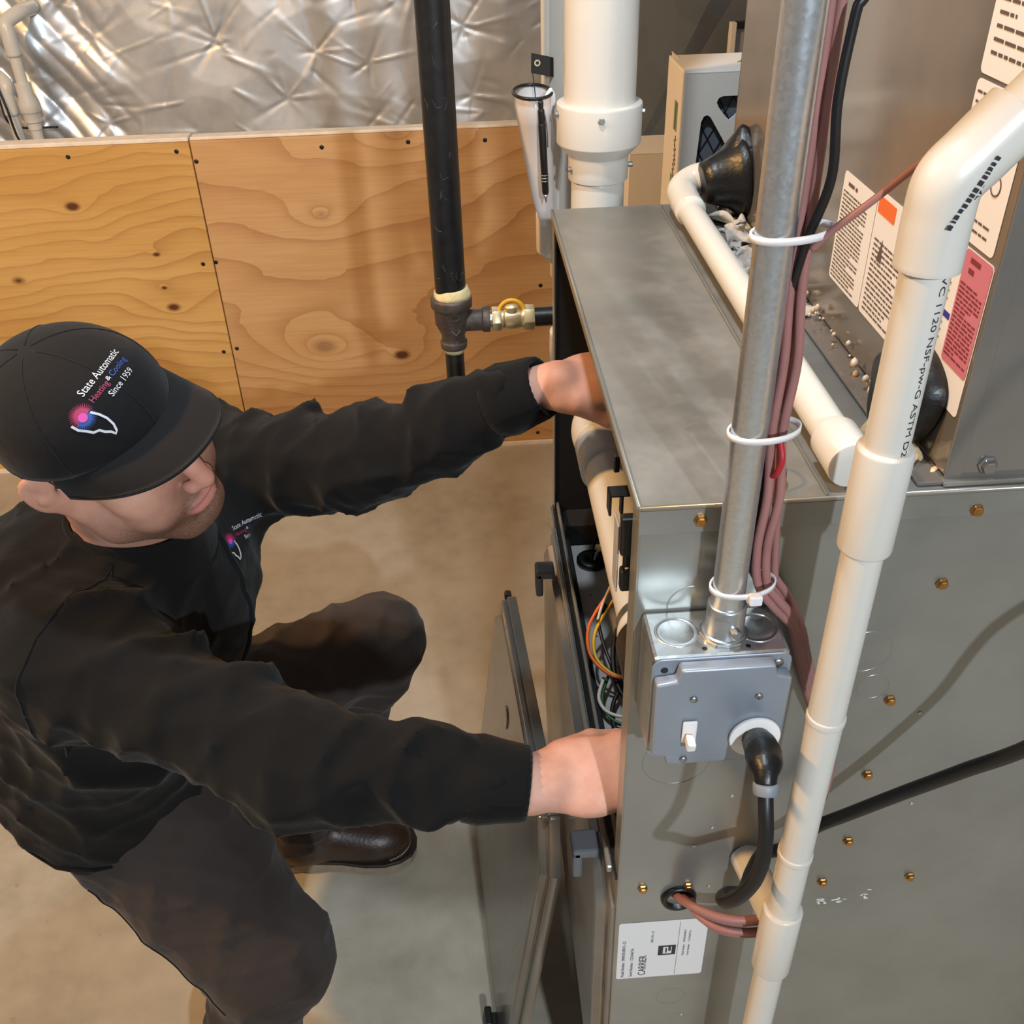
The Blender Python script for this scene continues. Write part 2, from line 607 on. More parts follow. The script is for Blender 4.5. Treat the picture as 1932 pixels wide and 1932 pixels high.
part_w = bpy.data.objects.new('wall_partition', None)
COL.objects.link(part_w)
part_w['_w'] = [0, 0, 0]
struct(part_w, 'low plywood half wall with pale timber cap', 'wall')
part('plywood_sheet', bev(g_box(-3.1, -0.7345, 2.886, 2.904, 0.004, 1.030), 0.0012, 1), M['ply_a'], part_w)
part('plywood_sheet', bev(g_box(-0.7315, 1.3, 2.888, 2.906, 0.004, 1.031), 0.0012, 1), M['ply_b'], part_w)
part('cap_board', bev(g_box(-3.1, -0.735, 2.888, 2.940, 1.0305, 1.042), 0.002, 1), M['lumber'], part_w)
part('cap_board', bev(g_box(-0.731, 1.3, 2.892, 2.935, 1.0315, 1.040), 0.002, 1), M['lumber'], part_w)
part('sill_strip', g_box(-3.1, 1.3, 2.874, 2.886, 0.0, 0.010), M['lumber'], part_w)
part('stud_backing', g_box(-3.1, 1.3, 2.908, 2.934, 0.0, 1.030), M['lumber'], part_w)
sg = bev(g_lathe((0, 0, 0), (0, -1, 0), [(0, .0065), (.0008, .0065), (.0016, .003)], 12), .0002, 1)
sme = None
for x, z in [(-1.07, 1.004), (-.772, 1.006), (-.724, .976), (-.371, 1.0), (-.129, 1.004), (.087, 1.0), (-.765, .68), (-.727, .683),
             (-.759, .393), (-.717, .401), (.226, .036), (-1.38, .99), (-.30, .035), (-.76, .06), (-.715, .055), (.24, .56)]:
    if sme is None:
        o = part('screw', sg, M['black_plastic'], part_w, True)
        sme = o.data
    else:
        o = link('screw', sme, part_w)
    o.location = (x, 2.8865 if x < -.733 else 2.8885, z)
# ------------------------------------------------------------------ furnace
XF, YN, YF, ZT, ZD, ZB = 0.117, 0.565, 1.207, 1.35, 0.905, 0.46
XB = 0.86
base = thing('return_air_plenum', 'grey sheet metal plenum box standing on the concrete under the furnace', 'plenum', (0.5, 0.886, 0))
part('box', bev(g_box(XF + .02, XB, YN + .004, YF - .004, 0.0, ZB - .001), .003, 1), M['casing'], base)

fu = thing('furnace', 'grey gas furnace with its upper front door taken off', 'furnace', (0.5, 0.886, ZB))
side = part('side_panel', bev(g_box(XF, XB, YN, YN + .0015, ZB, ZT - .002), .0004, 1), M['casing'], fu)
part('side_panel', bev(g_box(XF, XB, YF - .0015, YF, ZB, ZT - .002), .0004, 1), M['casing'], fu)
# inward front flanges of the two sides
part('front_flange', bev(g_box(XF - .0012, XF + .0004, YN + .0005, YN + .026, ZB, ZT - .004), .0004, 1), M['casing_edge'], fu)
part('front_flange', bev(g_box(XF - .0012, XF + .0004, YF - .018, YF - .0005, ZB, ZT - .004), .0004, 1), M['casing_edge'], fu)
part('back_panel', g_box(XB - .002, XB, YN, YF, ZB, ZT), M['casing'], fu)
# top pan with turned-down lips
top = merge(g_box(XF - .002, XB, YN - .002, YF + .002, ZT - .0015, ZT),
            g_box(XF - .0022, XF - .0007, YN - .002, YF + .002, ZT - .014, ZT - .0002),
            g_box(XF - .002, XB, YN - .0022, YN - .0007, ZT - .024, ZT - .0002),
            g_box(XF - .002, XB, YF + .0007, YF + .0022, ZT - .024, ZT - .0002))
part('top_panel', bev(top, .0006, 2), M['casing_top'], fu)
part('top_seam', bev(g_box(.2475, .2492, YN - .001, YF, ZT, ZT + .0022), .0005, 1), M['casing_edge'], fu)
part('top_edge', bev(g_tube([(XF - .0018, YN - .001, ZT - .001), (XF - .0018, YF, ZT - .001)], .0022, 8, 1, False), .0001, 1), M['casing_edge'], fu, True)
part('top_edge', g_tube([(XF - .001, YN - .0018, ZT - .001), (XB, YN - .0018, ZT - .001)], .0022, 8, 1, False), M['casing_edge'], fu, True)
# interior of the upper compartment
part('black_liner', bev(g_box(XF + .004, .36, YF - .016, YF - .002, ZD - .05, ZT - .004), .002, 1), M['black_liner'], fu)
part('vestibule_panel', bev(g_box(.345, .349, YN + .004, YF - .016, ZD - .04, ZT - .004), .001, 1), M['dark_metal'], fu)
part('near_liner', g_box(XF + .006, .345, YN + .002, YN + .006, ZD - .03, ZT - .004), M['dark_metal'], fu)
deck = part('blower_deck', bev(g_box(XF + .016, .345, YN + .004, YF - .016, .868, .872), .0008, 1), M['deck'], fu)
sub('deck_lip', bev(g_box(XF + .004, XF + .018, YN + .004, YF - .016, .855, .884), .002, 1), M['black_liner'], deck)
sub('deck_rib', bev(g_box(.20, .206, .72, 1.10, .872, .876), .001, 1), M['deck'], deck)
sub('deck_rib', bev(g_box(.214, .220, .72, 1.10, .872, .876), .001, 1), M['deck'], deck)
sub('rear_block', bev(g_box(XF + .012, .335, 1.150, YF - .017, .872, .912), .004, 1), M['black_liner'], deck)
part('grommet', g_lathe((.162, 1.110, .872), (0, 0, 1), [(0, .022), (.006, .022), (.009, .018), (.009, .008), (.004, .007)], 28), M['black_rubber'], fu, True)
# specks of debris on deck
rng = random.Random(3)
gs = []
for k in range(46):
    x, y = rng.uniform(.145, .26), rng.uniform(.75, 1.08)
    s = rng.uniform(.0012, .003)
    gs.append(g_box(x, x + s, y, y + s * rng.uniform(.6, 1.6), .872, .8726))
o = part('debris', merge(*gs), M['black_plastic'], fu)
o['kind'] = 'stuff'

# combustion vent pipe lying across the compartment
pz, px_ = 1.108, .162
inner = part('inner_vent_pipe', g_lathe((px_, .700, pz), (0, 1, 0), [(0, .0302), (.295, .0302)], 40), M['pvc_cream'], fu, auto=40, label='cream pipe crossing the open compartment')
sub('coupling', bev(g_lathe((px_, .985, pz), (0, 1, 0), [(0, .0345), (.06, .0345)], 40), .0015), M['pvc'], inner, auto=40)
sub('elbow', g_tube([(px_, 1.045, pz), (px_, 1.085, pz), (px_ + .02, 1.125, pz), (px_ + .07, 1.14, pz), (px_ + .15, 1.14, pz)], .034, 28, 8), M['pvc'], inner, True)
sub('pipe_rim', g_lathe((px_, .692, pz), (0, 1, 0), [(0, .0335), (.006, .0345), (.011, .0335), (.02, .0305)], 40), M['pvc'], inner, True)
clamp = part('hose_clamp', merge(g_lathe((px_, .704, pz), (0, 1, 0), [(0, .0312), (0, .0325), (.012, .0325), (.012, .0312)], 40, False),
                                 g_box(px_ - .02, px_ + .005, .702, .718, pz + .030, pz + .038)), M['steel_screw'], fu, auto=40)
part('rubber_coupling', g_lathe((px_, .638, pz - .002), (0, 1, 0), [(0, .030), (.004, .037), (.05, .037), (.055, .033), (.055, .026), (.01, .026)], 36), M['black_rubber'], fu, auto=50)

# pressure switch bracket by the near corner
sw = part('pressure_switch', bev(merge(g_box(.1085, .145, .594, .604, 1.283, 1.318), g_box(.1095, .145, .594, .604, 1.248, 1.268),
                                       g_box(.1115, .145, .598, .602, 1.262, 1.290)), .0025, 2), M['black_plastic'], fu)
sub('bracket', bev(merge(g_box(.1035, .130, .624, .638, 1.3175, 1.320), g_box(.1035, .1055, .624, .638, 1.300, 1.320), g_box(.113, .115, .625, .635, 1.298, 1.3185)), .0008, 1), M['black_plastic'], sw)
sub('switch_body', g_lathe((.136, .604, 1.276), (0, 1, 0), [(0, .014), (.004, .016), (.010, .016), (.013, .012)], 28), M['black_plastic'], sw, auto=40)
sub('mounting_plate', bev(g_box(.1075, .1090, .604, .622, 1.240, 1.305), .0005, 1), M['deck'], sw)
sub('stud', bev(g_lathe((.115, .599, 1.268), (0, 0, 1), [(0, .002), (.0015, .002)], 12), .0003, 1), M['paper'], sw, True)
part('clip', bev(g_box(.1115, .116, .655, .661, 1.320, 1.336), .0008, 1), M['black_plastic'], fu)

# compartment wiring: each conductor its own part
def wire(name, m, r, pts, par=fu, label=None):
    return part(name, g_tube(pts, r, 8, 7), m, par, True, label=label)
CY = .15
def wy(pts):
    return [(x, y + CY, z) for x, y, z in pts]
wire('wire', M['orange'], .0021, wy([(.21, .87, .98), (.170, .81, .955), (.142, .775, .940), (.129, .75, .932), (.127, .72, .925), (.137, .70, .918), (.157, .688, .912), (.20, .68, .915)]), label='orange wire')
wire('wire', M['yellow'], .0021, wy([(.215, .865, .972), (.176, .805, .948), (.149, .77, .934), (.136, .745, .926), (.134, .72, .919), (.144, .703, .912), (.162, .692, .908), (.20, .686, .91)]), label='yellow wire')
wire('wire', M['white_wire'], .0018, wy([(.22, .90, .99), (.186, .85, .968), (.166, .81, .955), (.150, .78, .945), (.142, .76, .940)]), label='white wire')
wire('wire', M['black_plastic'], .0022, wy([(.215, .91, .985), (.180, .85, .962), (.158, .80, .948), (.144, .77, .935), (.150, .73, .91), (.165, .69, .895), (.2, .64, .89)]))
wire('wire', M['black_plastic'], .0034, wy([(.25, .84, .96), (.200, .80, .945), (.168, .76, .925), (.156, .72, .908), (.160, .68, .895), (.185, .65, .885), (.24, .63, .88)]))
wire('wire', M['black_plastic'], .0034, wy([(.25, .82, .965), (.208, .785, .95), (.176, .75, .933), (.164, .71, .914), (.170, .67, .90), (.20, .64, .89)]))
wire('wire', M['black_plastic'], .0028, wy([(.26, .76, .93), (.195, .72, .905), (.155, .68, .89), (.146, .645, .882), (.160, .62, .878), (.21, .605, .88)]))
wire('wire', M['green'], .0020, wy([(.155, .72, .90), (.138, .68, .89), (.140, .655, .885), (.165, .638, .882), (.23, .63, .885)]), label='green wire')
wire('wire', M['white_wire'], .0022, wy([(.142, .70, .90), (.133, .675, .892), (.142, .655, .888), (.168, .645, .888), (.22, .641, .89)]), label='white wire')
wire('wire', M['black_plastic'], .0016, [(.162, 1.110, .872), (.166, 1.115, .90), (.178, 1.11, .925), (.21, 1.09, .935)])
wire('wire', M['white_wire'], .0016, [(.164, 1.107, .872), (.170, 1.105, .895), (.186, 1.09, .905), (.22, 1.06, .90)], label='white wire')
wire('wire', M['black_plastic'], .0020, [(.182, 1.105, .876), (.20, 1.09, .878), (.24, 1.07, .88)])
part('connector', bev(g_box(.176, .190, 1.055, 1.078, .874, .892), .002, 1), M['yellow'], fu, label='small yellow plastic connector')
part('harness_wrap', bev(g_lathe((.147, .925, .938), (.6, .9, .2), [(0, .0045), (.014, .0045)], 12), .001, 1), M['cable_black'], fu, True)
part('control_plate', bev(g_box(.245, .248, .60, .80, .872, 1.06), .001, 1), M['casing'], fu)

# lower blower door still hung on the furnace: pan with chamfered raised field
def door_pan(y0, y1, z0, z1, ch, x_edge, x_face):
    """outline with chamfered corners, raised centre; returns face + rim"""
    def oct_(i):
        return [(y0 + i + ch, z0 + i), (y1 - i - ch, z0 + i), (y1 - i, z0 + i + ch), (y1 - i, z1 - i - ch), (y1 - i - ch, z1 - i), (y0 + i + ch, z1 - i), (y0 + i, z1 - i - ch), (y0 + i, z0 + i + ch)]
    rings = [([(y0, z0), (y1, z0), (y1, z0), (y1, z1), (y1, z1), (y0, z1), (y0, z1), (y0, z0)], x_edge)]
    return oct_, rings
def g_door(y0, y1, z0, z1, ch, x0, x1, rim=.012):
    """flat flange at x0, then an octagonal raised field to x1 (towards -X), built as stacked rings"""
    sq = [(y0 + .03, z0), (y1 - .03, z0), (y1, z0 + .03), (y1, z1 - .03), (y1 - .03, z1), (y0 + .03, z1), (y0, z1 - .03), (y0, z0 + .03)]
    def oc(i):
        return [(y0 + i + ch, z0 + i), (y1 - i - ch, z0 + i), (y1 - i, z0 + i + ch), (y1 - i, z1 - i - ch), (y1 - i - ch, z1 - i), (y0 + i + ch, z1 - i), (y0 + i, z1 - i - ch), (y0 + i, z0 + i + ch)]
    sq = [(y0, z0), (y1, z0), (y1, z0), (y1, z1), (y1, z1), (y0, z1), (y0, z1), (y0, z0)]
    rings = [(oc(0.0), x0 + .014), (oc(0.0), x0), (oc(rim), x0), (oc(rim + .004), x0 - .003), (oc(rim + .007), x1), (oc(rim + .016), x1)]
    v, f = [], []
    for pts, x in rings:
        v += [(x, a, b) for a, b in pts]
    for k in range(len(rings) - 1):
        for i in range(8):
            j = (i + 1) % 8
            f.append((k * 8 + i, (k + 1) * 8 + i, (k + 1) * 8 + j, k * 8 + j))
    n = (len(rings) - 1) * 8
    f.append(tuple(n + i for i in range(8))[::-1])
    f.append(tuple(range(8)))
    return v, f
ld = part('blower_door', bev(g_door(YN + .006, YF - .010, ZB + .01, ZD + .004, .05, XF - .006, XF - .018), .0015, 2), M['door'], fu, auto=35, label='lower blower door still fitted')
sub('door_gasket', g_box(XF - .003, XF + .003, YN + .006, YF - .008, ZD + .002, ZD + .009), M['black_rubber'], ld)
sub('door_top_rail', bev(g_box(XF - .010, XF - .005, YN + .014, YF - .014, ZD + .003, ZD + .012), .001, 1), M['casing_edge'], ld)
sub('inner_rail', bev(g_box(XF + .002, XF + .006, YN + .014, YF - .014, ZD + .001, ZD + .018), .001, 1), M['casing_edge'], ld)
for y, mm in ((1.06, M['latch_brown']), (.618, M['latch'])):
    o = sub('latch', bev(merge(g_box(XF - .040, XF - .014, y - .014, y + .014, .896, .908), g_box(XF - .040, XF - .030, y - .014, y + .014, .866, .906)), .003, 2), mm, ld)

# screws on the side panel
sc = bev(g_lathe((0, 0, 0), (0, -1, 0), [(0, .0052), (.0012, .0052), (.0014, .0040), (.0045, .0038)], 6), .0004, 1)
sme = None
for x, z in [(.159, 1.337), (.351, 1.263), (.335, 1.139), (.333, 1.046), (.332, .952), (.317, .890), (.404, .889), (.140, .900), (.184, .899), (.36, 1.332)]:
    if sme is None:
        o = part('screw', sc, M['brass_screw'], fu)
        sme = o.data
    else:
        o = link('screw', sme, fu)
    o.location = (x, YN - (.0022 if z > 1.328 else .0003), z)
# embossed knockout circles and rivet dimples on the side panel
for x, z, r in [(.160, 1.255, .020), (.305, 1.195, .022), (.318, 1.155, .014), (.180, .700, .016), (.16, 1.08, .03)]:
    part('knockout', g_lathe((x, YN + .0002, z), (0, -1, 0), [(0, r), (.0005, r - .0004), (.0005, r - .0010), (0, r - .0014)], 36, False), M['casing'], fu, True)
for x, z in [(.214, 1.028), (.20, .985), (.185, .96), (.205, .895), (.365, 1.12), (.383, 1.00), (.195, .66)]:
    part('dimple', g_lathe((x, YN, z), (0, -1, 0), [(0, .0022), (.0008, .0018), (.0011, .0006)], 10), M['bare_metal'], fu, True)
# grommet with the cables' entry
part('cable_grommet', g_lathe((.176, YN + .001, .882), (0, -1, 0), [(0, .0165), (.003, .0175), (.006, .0165), (.006, .0125), (-.002, .0125)], 28), M['black_rubber'], fu, True)
# paint chips / scuffs along the panel
rng = random.Random(11)
gs = []
for k in range(26):
    x = .318 + rng.random() ** 1.5 * .05
    z = .856 + rng.uniform(-.004, .004) + (.012 if x > .352 else 0) * rng.random()
    gs.append((g_prism(circ(0, 0, rng.uniform(.0008, .0032), 7, rng.uniform(.0005, .0016)), (x, YN - .0001, z), (1, 0, rng.uniform(-.3, .3)), (0, 0, 1), -.0002)))
part('paint_scuff', merge(*gs), M['paper'], fu)

# rating plate
lb = part('rating_label', g_prism(rrect(0, .0905, 0, .1005, .003), (.1195, YN - .0002, .742), (1, 0, -.0), (0, 0, 1), .0003), M['paper'], fu, label='white rating label with sideways print')
YL = YN - .0008
U_, V_ = Vector((0, 0, 1)), Vector((-1, 0, 0))       # text reads upwards
def rt(s, x, z, size, width):
    return flat_text(s, size, (x, YL, z), U_, V_, width)
sub('lettering', merge(rt('Model Number:  59MN7B100V21--22', .1275, .7455, .0048, .066), rt('Serial Number:  1223A46716', .1362, .7455, .0046, .052),
                       rt('CARRIER', .1500, .7465, .0112, .037),
                       rt('SER VD--13', .1555, .806, .0034, .020),
                       rt('Model Number:', .1885, .779, .003, .020), rt('59MN7B100V21', .1885, .803, .003, .022),
                       rt('Serial Number:', .1935, .779, .003, .020), rt('1223A46716', .1935, .803, .003, .020)), M['ink'], lb)
sub('divider_line', g_box(.1812, .1815, YL, YL + .0002, .7445, .840), M['ink_grey'], lb)
sub('pictogram', merge(g_box(.1615, .1665, YL, YL + .0002, .782, .799), g_box(.1755, .1795, YL, YL + .0002, .782, .799), g_box(.1665, .1755, YL, YL + .0002, .7965, .799),
                       g_box(.1665, .1755, YL, YL + .0002, .782, .784), g_box(.169, .1705, YL, YL + .0002, .786, .794), g_box(.172, .1745, YL, YL + .0002, .789, .797)), M['ink'], lb)

# ------------------------------------------------------------------ leaning upper door
dr = thing('furnace_door', 'scuffed metal furnace door standing on the floor leaning against the furnace', 'door', (0, 1.1, 0))
def g_lean():
    w, h, ch = .590, .620, .055
    v, f = g_door(0, w, 0, h, ch, 0.0, -.012, .014)
    b0, b1 = Vector((.002, .808, .004)), Vector((-.034, 1.385, .004))
    t0 = Vector((.0865, .735, .615))
    Uy = (b1 - b0).normalized()
    Uz = (t0 - b0)
    Uz = (Uz - Uy * Uz.dot(Uy)).normalized()
    Ux = Uy.cross(Uz).normalized()
    return b0, Ux, Uy, Uz
LB0, LUx, LUy, LUz = g_lean()
def lean(g):
    return [tuple(LB0 + LUx * x + LUy * y + LUz * z) for x, y, z in g[0]], g[1]
dface = part('door_pan', lean(bev(g_door(0, .590, 0, .620, .055, 0.0, -.012, .014), .002, 2)), M['door'], dr, auto=35)
sub('top_rim', lean(bev(merge(g_box(-.010, .012, .06, .530, .606, .616), g_box(-.003, .014, .06, .530, .618, .6235)), .0015, 2)), M['door_rim'], dface)
part('oval_badge', lean(g_lathe((-.0122, .36, .50), (-1, 0, 0), [(0, .001), (0, .020), (.0014, .019), (.002, .015)], 32)), M['door_rim'], dr, True, label='small oval badge with blue rim')
part('foot_clip', lean(bev(merge(g_box(-.034, .004, .085, .120, -.003, .014), g_box(-.034, -.022, .085, .120, .004, .036)), .003, 2)), M['black_plastic'], dr)
part('foot_clip', lean(bev(merge(g_box(-.004, .008, .540, .555, .606, .619)), .003, 2)), M['black_plastic'], dr)
gs = []
rng = random.Random(4)
for k in range(40):
    y, z = rng.uniform(.06, .45), rng.uniform(.05, .55)
    a = rng.uniform(1.0, 1.9)
    l = rng.uniform(.01, .06)
    p = Vector((-.0122, y, z))
    q = p + Vector((0, math.cos(a) * l, math.sin(a) * l))
    gs.append(([tuple(p), tuple(q), tuple(q + Vector((0, .0006, .0002))), tuple(p + Vector((0, .0006, .0002)))], [(0, 1, 2, 3)]))
part('scratch', lean(merge(*gs)), M['bare_metal'], dr)
# ------------------------------------------------------------------ evaporator coil cabinet
XC, YC = .335, .573
co = thing('coil_cabinet', 'tall taupe coil cabinet with warning labels sitting on the furnace', 'cabinet', (.6, .89, ZT))
part('front_panel', bev(g_box(XC, XC + .0015, YC + .001, 1.213, ZT + .006, 2.25), .0005, 1), M['coil'], co)
part('side_panel', bev(g_box(XC, XB, YC - .0008, YC + .0008, ZT + .004, 2.25), .0005, 1), M['coil_side'], co)
part('side_panel', g_box(XC, XB, 1.2115, 1.213, ZT + .004, 2.25), M['coil_side'], co)
part('corner_fold', bev(g_box(XC - .001, XC + .012, YC - .002, YC - .0008, ZT + .004, 2.25), .0005, 1), M['coil_side'], co)
part('base_flange', bev(g_box(XC - .002, XB, YC - .007, YC + .002, ZT + .0005, ZT + .0045), .0008, 1), M['casing_edge'], co)
part('base_flange', bev(g_box(XC - .020, XC + .002, YC - .004, 1.20, ZT + .0005, ZT + .004), .0008, 1), M['coil_side'], co)
part('back_panel', g_box(XB - .002, XB, YC, 1.213, ZT + .004, 2.25), M['coil_side'], co)
part('screw', bev(g_lathe((.364, YC - .001, ZT + .014), (0, -1, 0), [(0, .0075), (.001, .0075), (.0015, .0052), (.006, .0050)], 6), .0005, 1), M['steel_screw'], co)
# labels: reading direction is towards the camera (-Y)
LU, LV = Vector((0, -1, 0)), Vector((0, 0, 1))
def lab(y0, z0, w, h, m, name='label', r=.004, lab_=None):
    o = part(name, g_prism(rrect(0, w, 0, h, r), (XC - .0002, y0, z0), LU, LV, .0003), m, co, label=lab_)
    return o
XI = XC - .0008
XP = XC - .0011
rng = random.Random(8)
a = lab(.846, 1.398, .076, .095, M['paper_warm'], lab_='white warning label with fine print')
sub('fine_print', merge(text_lines(rng, (XI, .842, 1.400), LU, LV, .066, .078, .0034, .0019), text_lines(rng, (XI, .834, 1.479), LU, LV, .03, .008, .006, .004)), M['ink_grey'], a)
b = lab(.769, 1.398, .113, .102, M['paper_warm'], lab_='white label with an orange header block')
sub('header_block', g_prism(rrect(0, .034, 0, .013, .001), (XI + .0002, .766, 1.483), LU, LV, .0003), M['orange'], b)
sub('fine_print', merge(text_lines(rng, (XI, .762, 1.402), LU, LV, .10, .062, .0042, .0022), g_prism([(0, 0), (.010, 0), (.006, .018)], (XI + .0002, .752, 1.448), LU, LV, .0003)), M['ink_grey'], b)
c = lab(.6545, 1.400, .0775, .109, M['paper_warm'], lab_='white label with blue bars and a pink panel')
sub('blue_bar', g_prism(rrect(0, .022, 0, .0045, .0004), (XI + .0002, .640, 1.500), LU, LV, .0003), M['ink_blue'], c)
sub('blue_bar', g_prism(rrect(0, .026, 0, .0045, .0004), (XI + .0002, .6435, 1.4555), LU, LV, .0003), M['ink_blue'], c)
pk = sub('pink_panel', g_prism(rrect(0, .0375, 0, .080, .003), (XI + .0002, .6155, 1.4285), LU, LV, .0003), M['pink'], c)
sub('fine_print', merge(text_lines(rng, (XP, .651, 1.404), LU, LV, .032, .048, .0056, .0018, .8), text_lines(rng, (XP, .651, 1.4635), LU, LV, .032, .034, .0056, .0018, .8)), M['ink_grey'], c)
sub('pink_panel_print', merge(text_lines(rng, (XP, .6135, 1.431), LU, LV, .034, .056, .0030, .0020, .95), text_lines(rng, (XP, .607, 1.490), LU, LV, .018, .016, .007, .0048, .9)), M['ink_red'], c)
d = lab(.6535, 1.512, .0705, .094, M['paper_warm'], lab_='white wiring label with small diagrams')
sub('fine_print', merge(text_lines(rng, (XI, .645, 1.516), LU, LV, .055, .012, .0065, .0022, .9), text_lines(rng, (XI, .650, 1.535), LU, LV, .018, .03, .006, .0022, .8),
                        text_lines(rng, (XI, .650, 1.580), LU, LV, .05, .02, .006, .0022, .8),
                        g_lathe((XI, .600, 1.553), (-1, 0, 0), [(0, .0065), (.0002, .0065), (.0002, .0055), (0, .0055)], 20, False)), M['ink_grey'], d)
e = lab(.6535, 1.609, .0705, .110, M['paper_warm'], lab_='white label with bold text lines, highest on the cabinet front')
sub('fine_print', text_lines(rng, (XI, .645, 1.614), LU, LV, .060, .10, .0075, .0028, .95), M['ink_grey'], e)

# black mastic boots round the two drain stubs
def lumpy(g, amp, seed):
    r = np.random.default_rng(seed)
    v = np.array(g[0])
    for k in range(14):
        d = r.normal(size=3) * (40 if amp < .009 else 110)
        v += amp / 6 * np.sin(v @ d + r.uniform(0, 6))[:, None] * r.normal(size=3)
    return v.tolist(), g[1]
def g_boot(p, axis, prof, n=40):
    return g_lathe(p, axis, prof, n)
bo = part('drain_boot', lumpy(g_lathe((.3345, 1.150, 1.398), (-1, -.05, -.10), [(0, .044), (.004, .046), (.012, .040), (.022, .032), (.038, .026), (.048, .0225), (.048, .014)], 44), .004, 2), M['black_rubber'], co, True, label='black mastic boot round the far drain stub')
part('boot_peak', lumpy(g_lathe((.334, 1.150, 1.400), (-.12, -.02, 1), [(0, .036), (.02, .030), (.038, .018), (.052, .006), (.055, .001)], 28), .003, 7), M['black_rubber'], co, True)
part('drain_boot', lumpy(g_lathe((.3345, .632, 1.394), (-1, 0, .02), [(0, .036), (.006, .039), (.020, .037), (.032, .029), (.039, .015), (.040, .002)], 44), .007, 5), M['black_rubber'], co, True, label='black mastic plug over the near drain stub')
# fibre insulation poking out along the base
gs = []
rng = random.Random(9)
def tuft(x, y, z, s, seed):
    return lumpy(g_lathe((x, y, z), (rng.uniform(-.3, .3), rng.uniform(-.4, .4), 1), [(0, s * 1.2), (s * .15, s * 1.3), (s * .3, s * .95), (s * .42, s * .6), (s * .5, s * .2)], 26), s * 1.1, seed)
for k in range(16):
    gs.append(tuft(.318 + rng.uniform(-.008, .008), 1.17 - k * .020 + rng.uniform(-.008, .008), ZT + .003, rng.uniform(.008, .016), k))
o = part('insulation_tufts', merge(*gs), M['fluff'], co, True)
gs = [tuft(.322 + rng.uniform(-.006, .008), y, ZT + .004, rng.uniform(.006, .011), 50 + i) for i, y in enumerate([1.15, 1.12, 1.10, .66, .645, .63, .615, .60, .592, .585])]
part('insulation_tufts', merge(*gs), M['fluff_yellow'], co, True)
gs = []
for k in range(34):
    y = rng.uniform(.62, 1.0)
    x = XC - .003 - rng.random() * .008
    s = rng.uniform(.0012, .004)
    gs.append(lumpy(g_lathe((x, y, ZT + .004 + rng.random() * .012), (0, 0, 1), [(0, s), (s, s * .8), (s * 1.6, s * .2)], 8), s, k))
part('sealant_drips', merge(*gs), mat('clear_sealant', (200, 186, 168), 0.12, var=.1), co, True)

# ------------------------------------------------------------------ coil drain on top of the furnace
dp = thing('coil_drain_pipe', 'cream plastic drain pipe lying along the dusty furnace top', 'pipe', (.268, .88, ZT))
xz = lambda y: (.266, y, 1.372)
part('pipe', g_lathe((.2655, .600, 1.3705), (0, 1, .003), [(0, .0138), (.556, .0138)], 32), M['pvc'], dp, auto=40)
el = part('elbow', g_tube([(.266, 1.112, 1.372), (.266, 1.150, 1.375), (.2675, 1.170, 1.380), (.284, 1.179, 1.388), (.305, 1.170, 1.394)], .0175, 28, 8), M['pvc'], dp, True)
part('stub', g_tube([(.295, 1.174, 1.391), (.335, 1.150, 1.398)], .0140, 24, 1, False), M['pvc'], dp, True)
part('end_coupling', bev(g_lathe((.2655, .570, 1.3705), (0, 1, 0), [(0, .0178), (.040, .0178)], 32), .0012), M['pvc_bright'], dp, auto=40)
part('blue_tag', bev(g_box(.2545, .2565, .700, .716, 1.372, 1.3905), .0005, 1), M['blue_plastic'], dp)

# ------------------------------------------------------------------ foreground condensate riser
rp = thing('condensate_riser', 'white plastic riser pipe with printed lettering and angled elbow, in front of the furnace side', 'pipe', (.2515, .490, 0))
xr, yr = .2462, .490
rr = .01335
part('pipe', g_lathe((xr, yr, 0.0), (0, 0, 1), [(0, rr), (1.592, rr)], 36), M['pvc'], rp, auto=40)
def coup(name, z0, z1, r, m=M['pvc'], b=.0018):
    return part(name, bev(g_lathe((xr, yr, z0), (0, 0, 1), [(0, r), (z1 - z0, r)], 40), b, 3), m, rp, auto=40)
coup('coupling', 1.361, 1.437, .0172, b=.0025)
coup('collar', 1.203, 1.210, .0143, b=.001)
coup('collar', 1.042, 1.049, .0143, b=.001)
coup('tee_fitting', .880, .970, .0172, b=.0025)
part('branch_pipe', g_lathe((xr, yr, .944), (-.14, 1, -.05), [(0, .0150), (.0755, .0150)], 28), M['pvc_cream'], rp, auto=40)
# 45 degree elbow and the pipe leaving to the upper right
E0 = Vector((xr, yr, 1.548))
D2 = Vector((.70, .10, .71)).normalized()
BP = Vector((xr, yr, 1.592))
part('elbow', bev(g_tube([E0, E0 + Vector((0, 0, .026)), BP + Vector((.0015, 0, .0005)), BP + D2 * .018, BP + D2 * .044], .0176, 32, 10), .0015, 2, 40), M['pvc_bright'], rp, auto=40)
part('pipe', g_tube([BP, BP + D2 * .40], rr, 32, 1, False), M['pvc_bright'], rp, auto=40)
# printed lettering wrapped round the pipe, running downwards
def wrap_text(s, size, ztop, ang, r, length):
    vs, fs, w = text_geo(s, size)
    k = length / w
    out = []
    for a_, b_ in vs:
        th = ang + (b_ - size * .35) / r
        out.append((xr + r * math.cos(th), yr + r * math.sin(th), ztop - a_ * k))
    return out, fs
part('lettering', wrap_text('PVC 1120 NSF-pw-G ASTM D22', .0058, 1.552, math.radians(-66), rr + .00025, .120), M['ink'], rp)
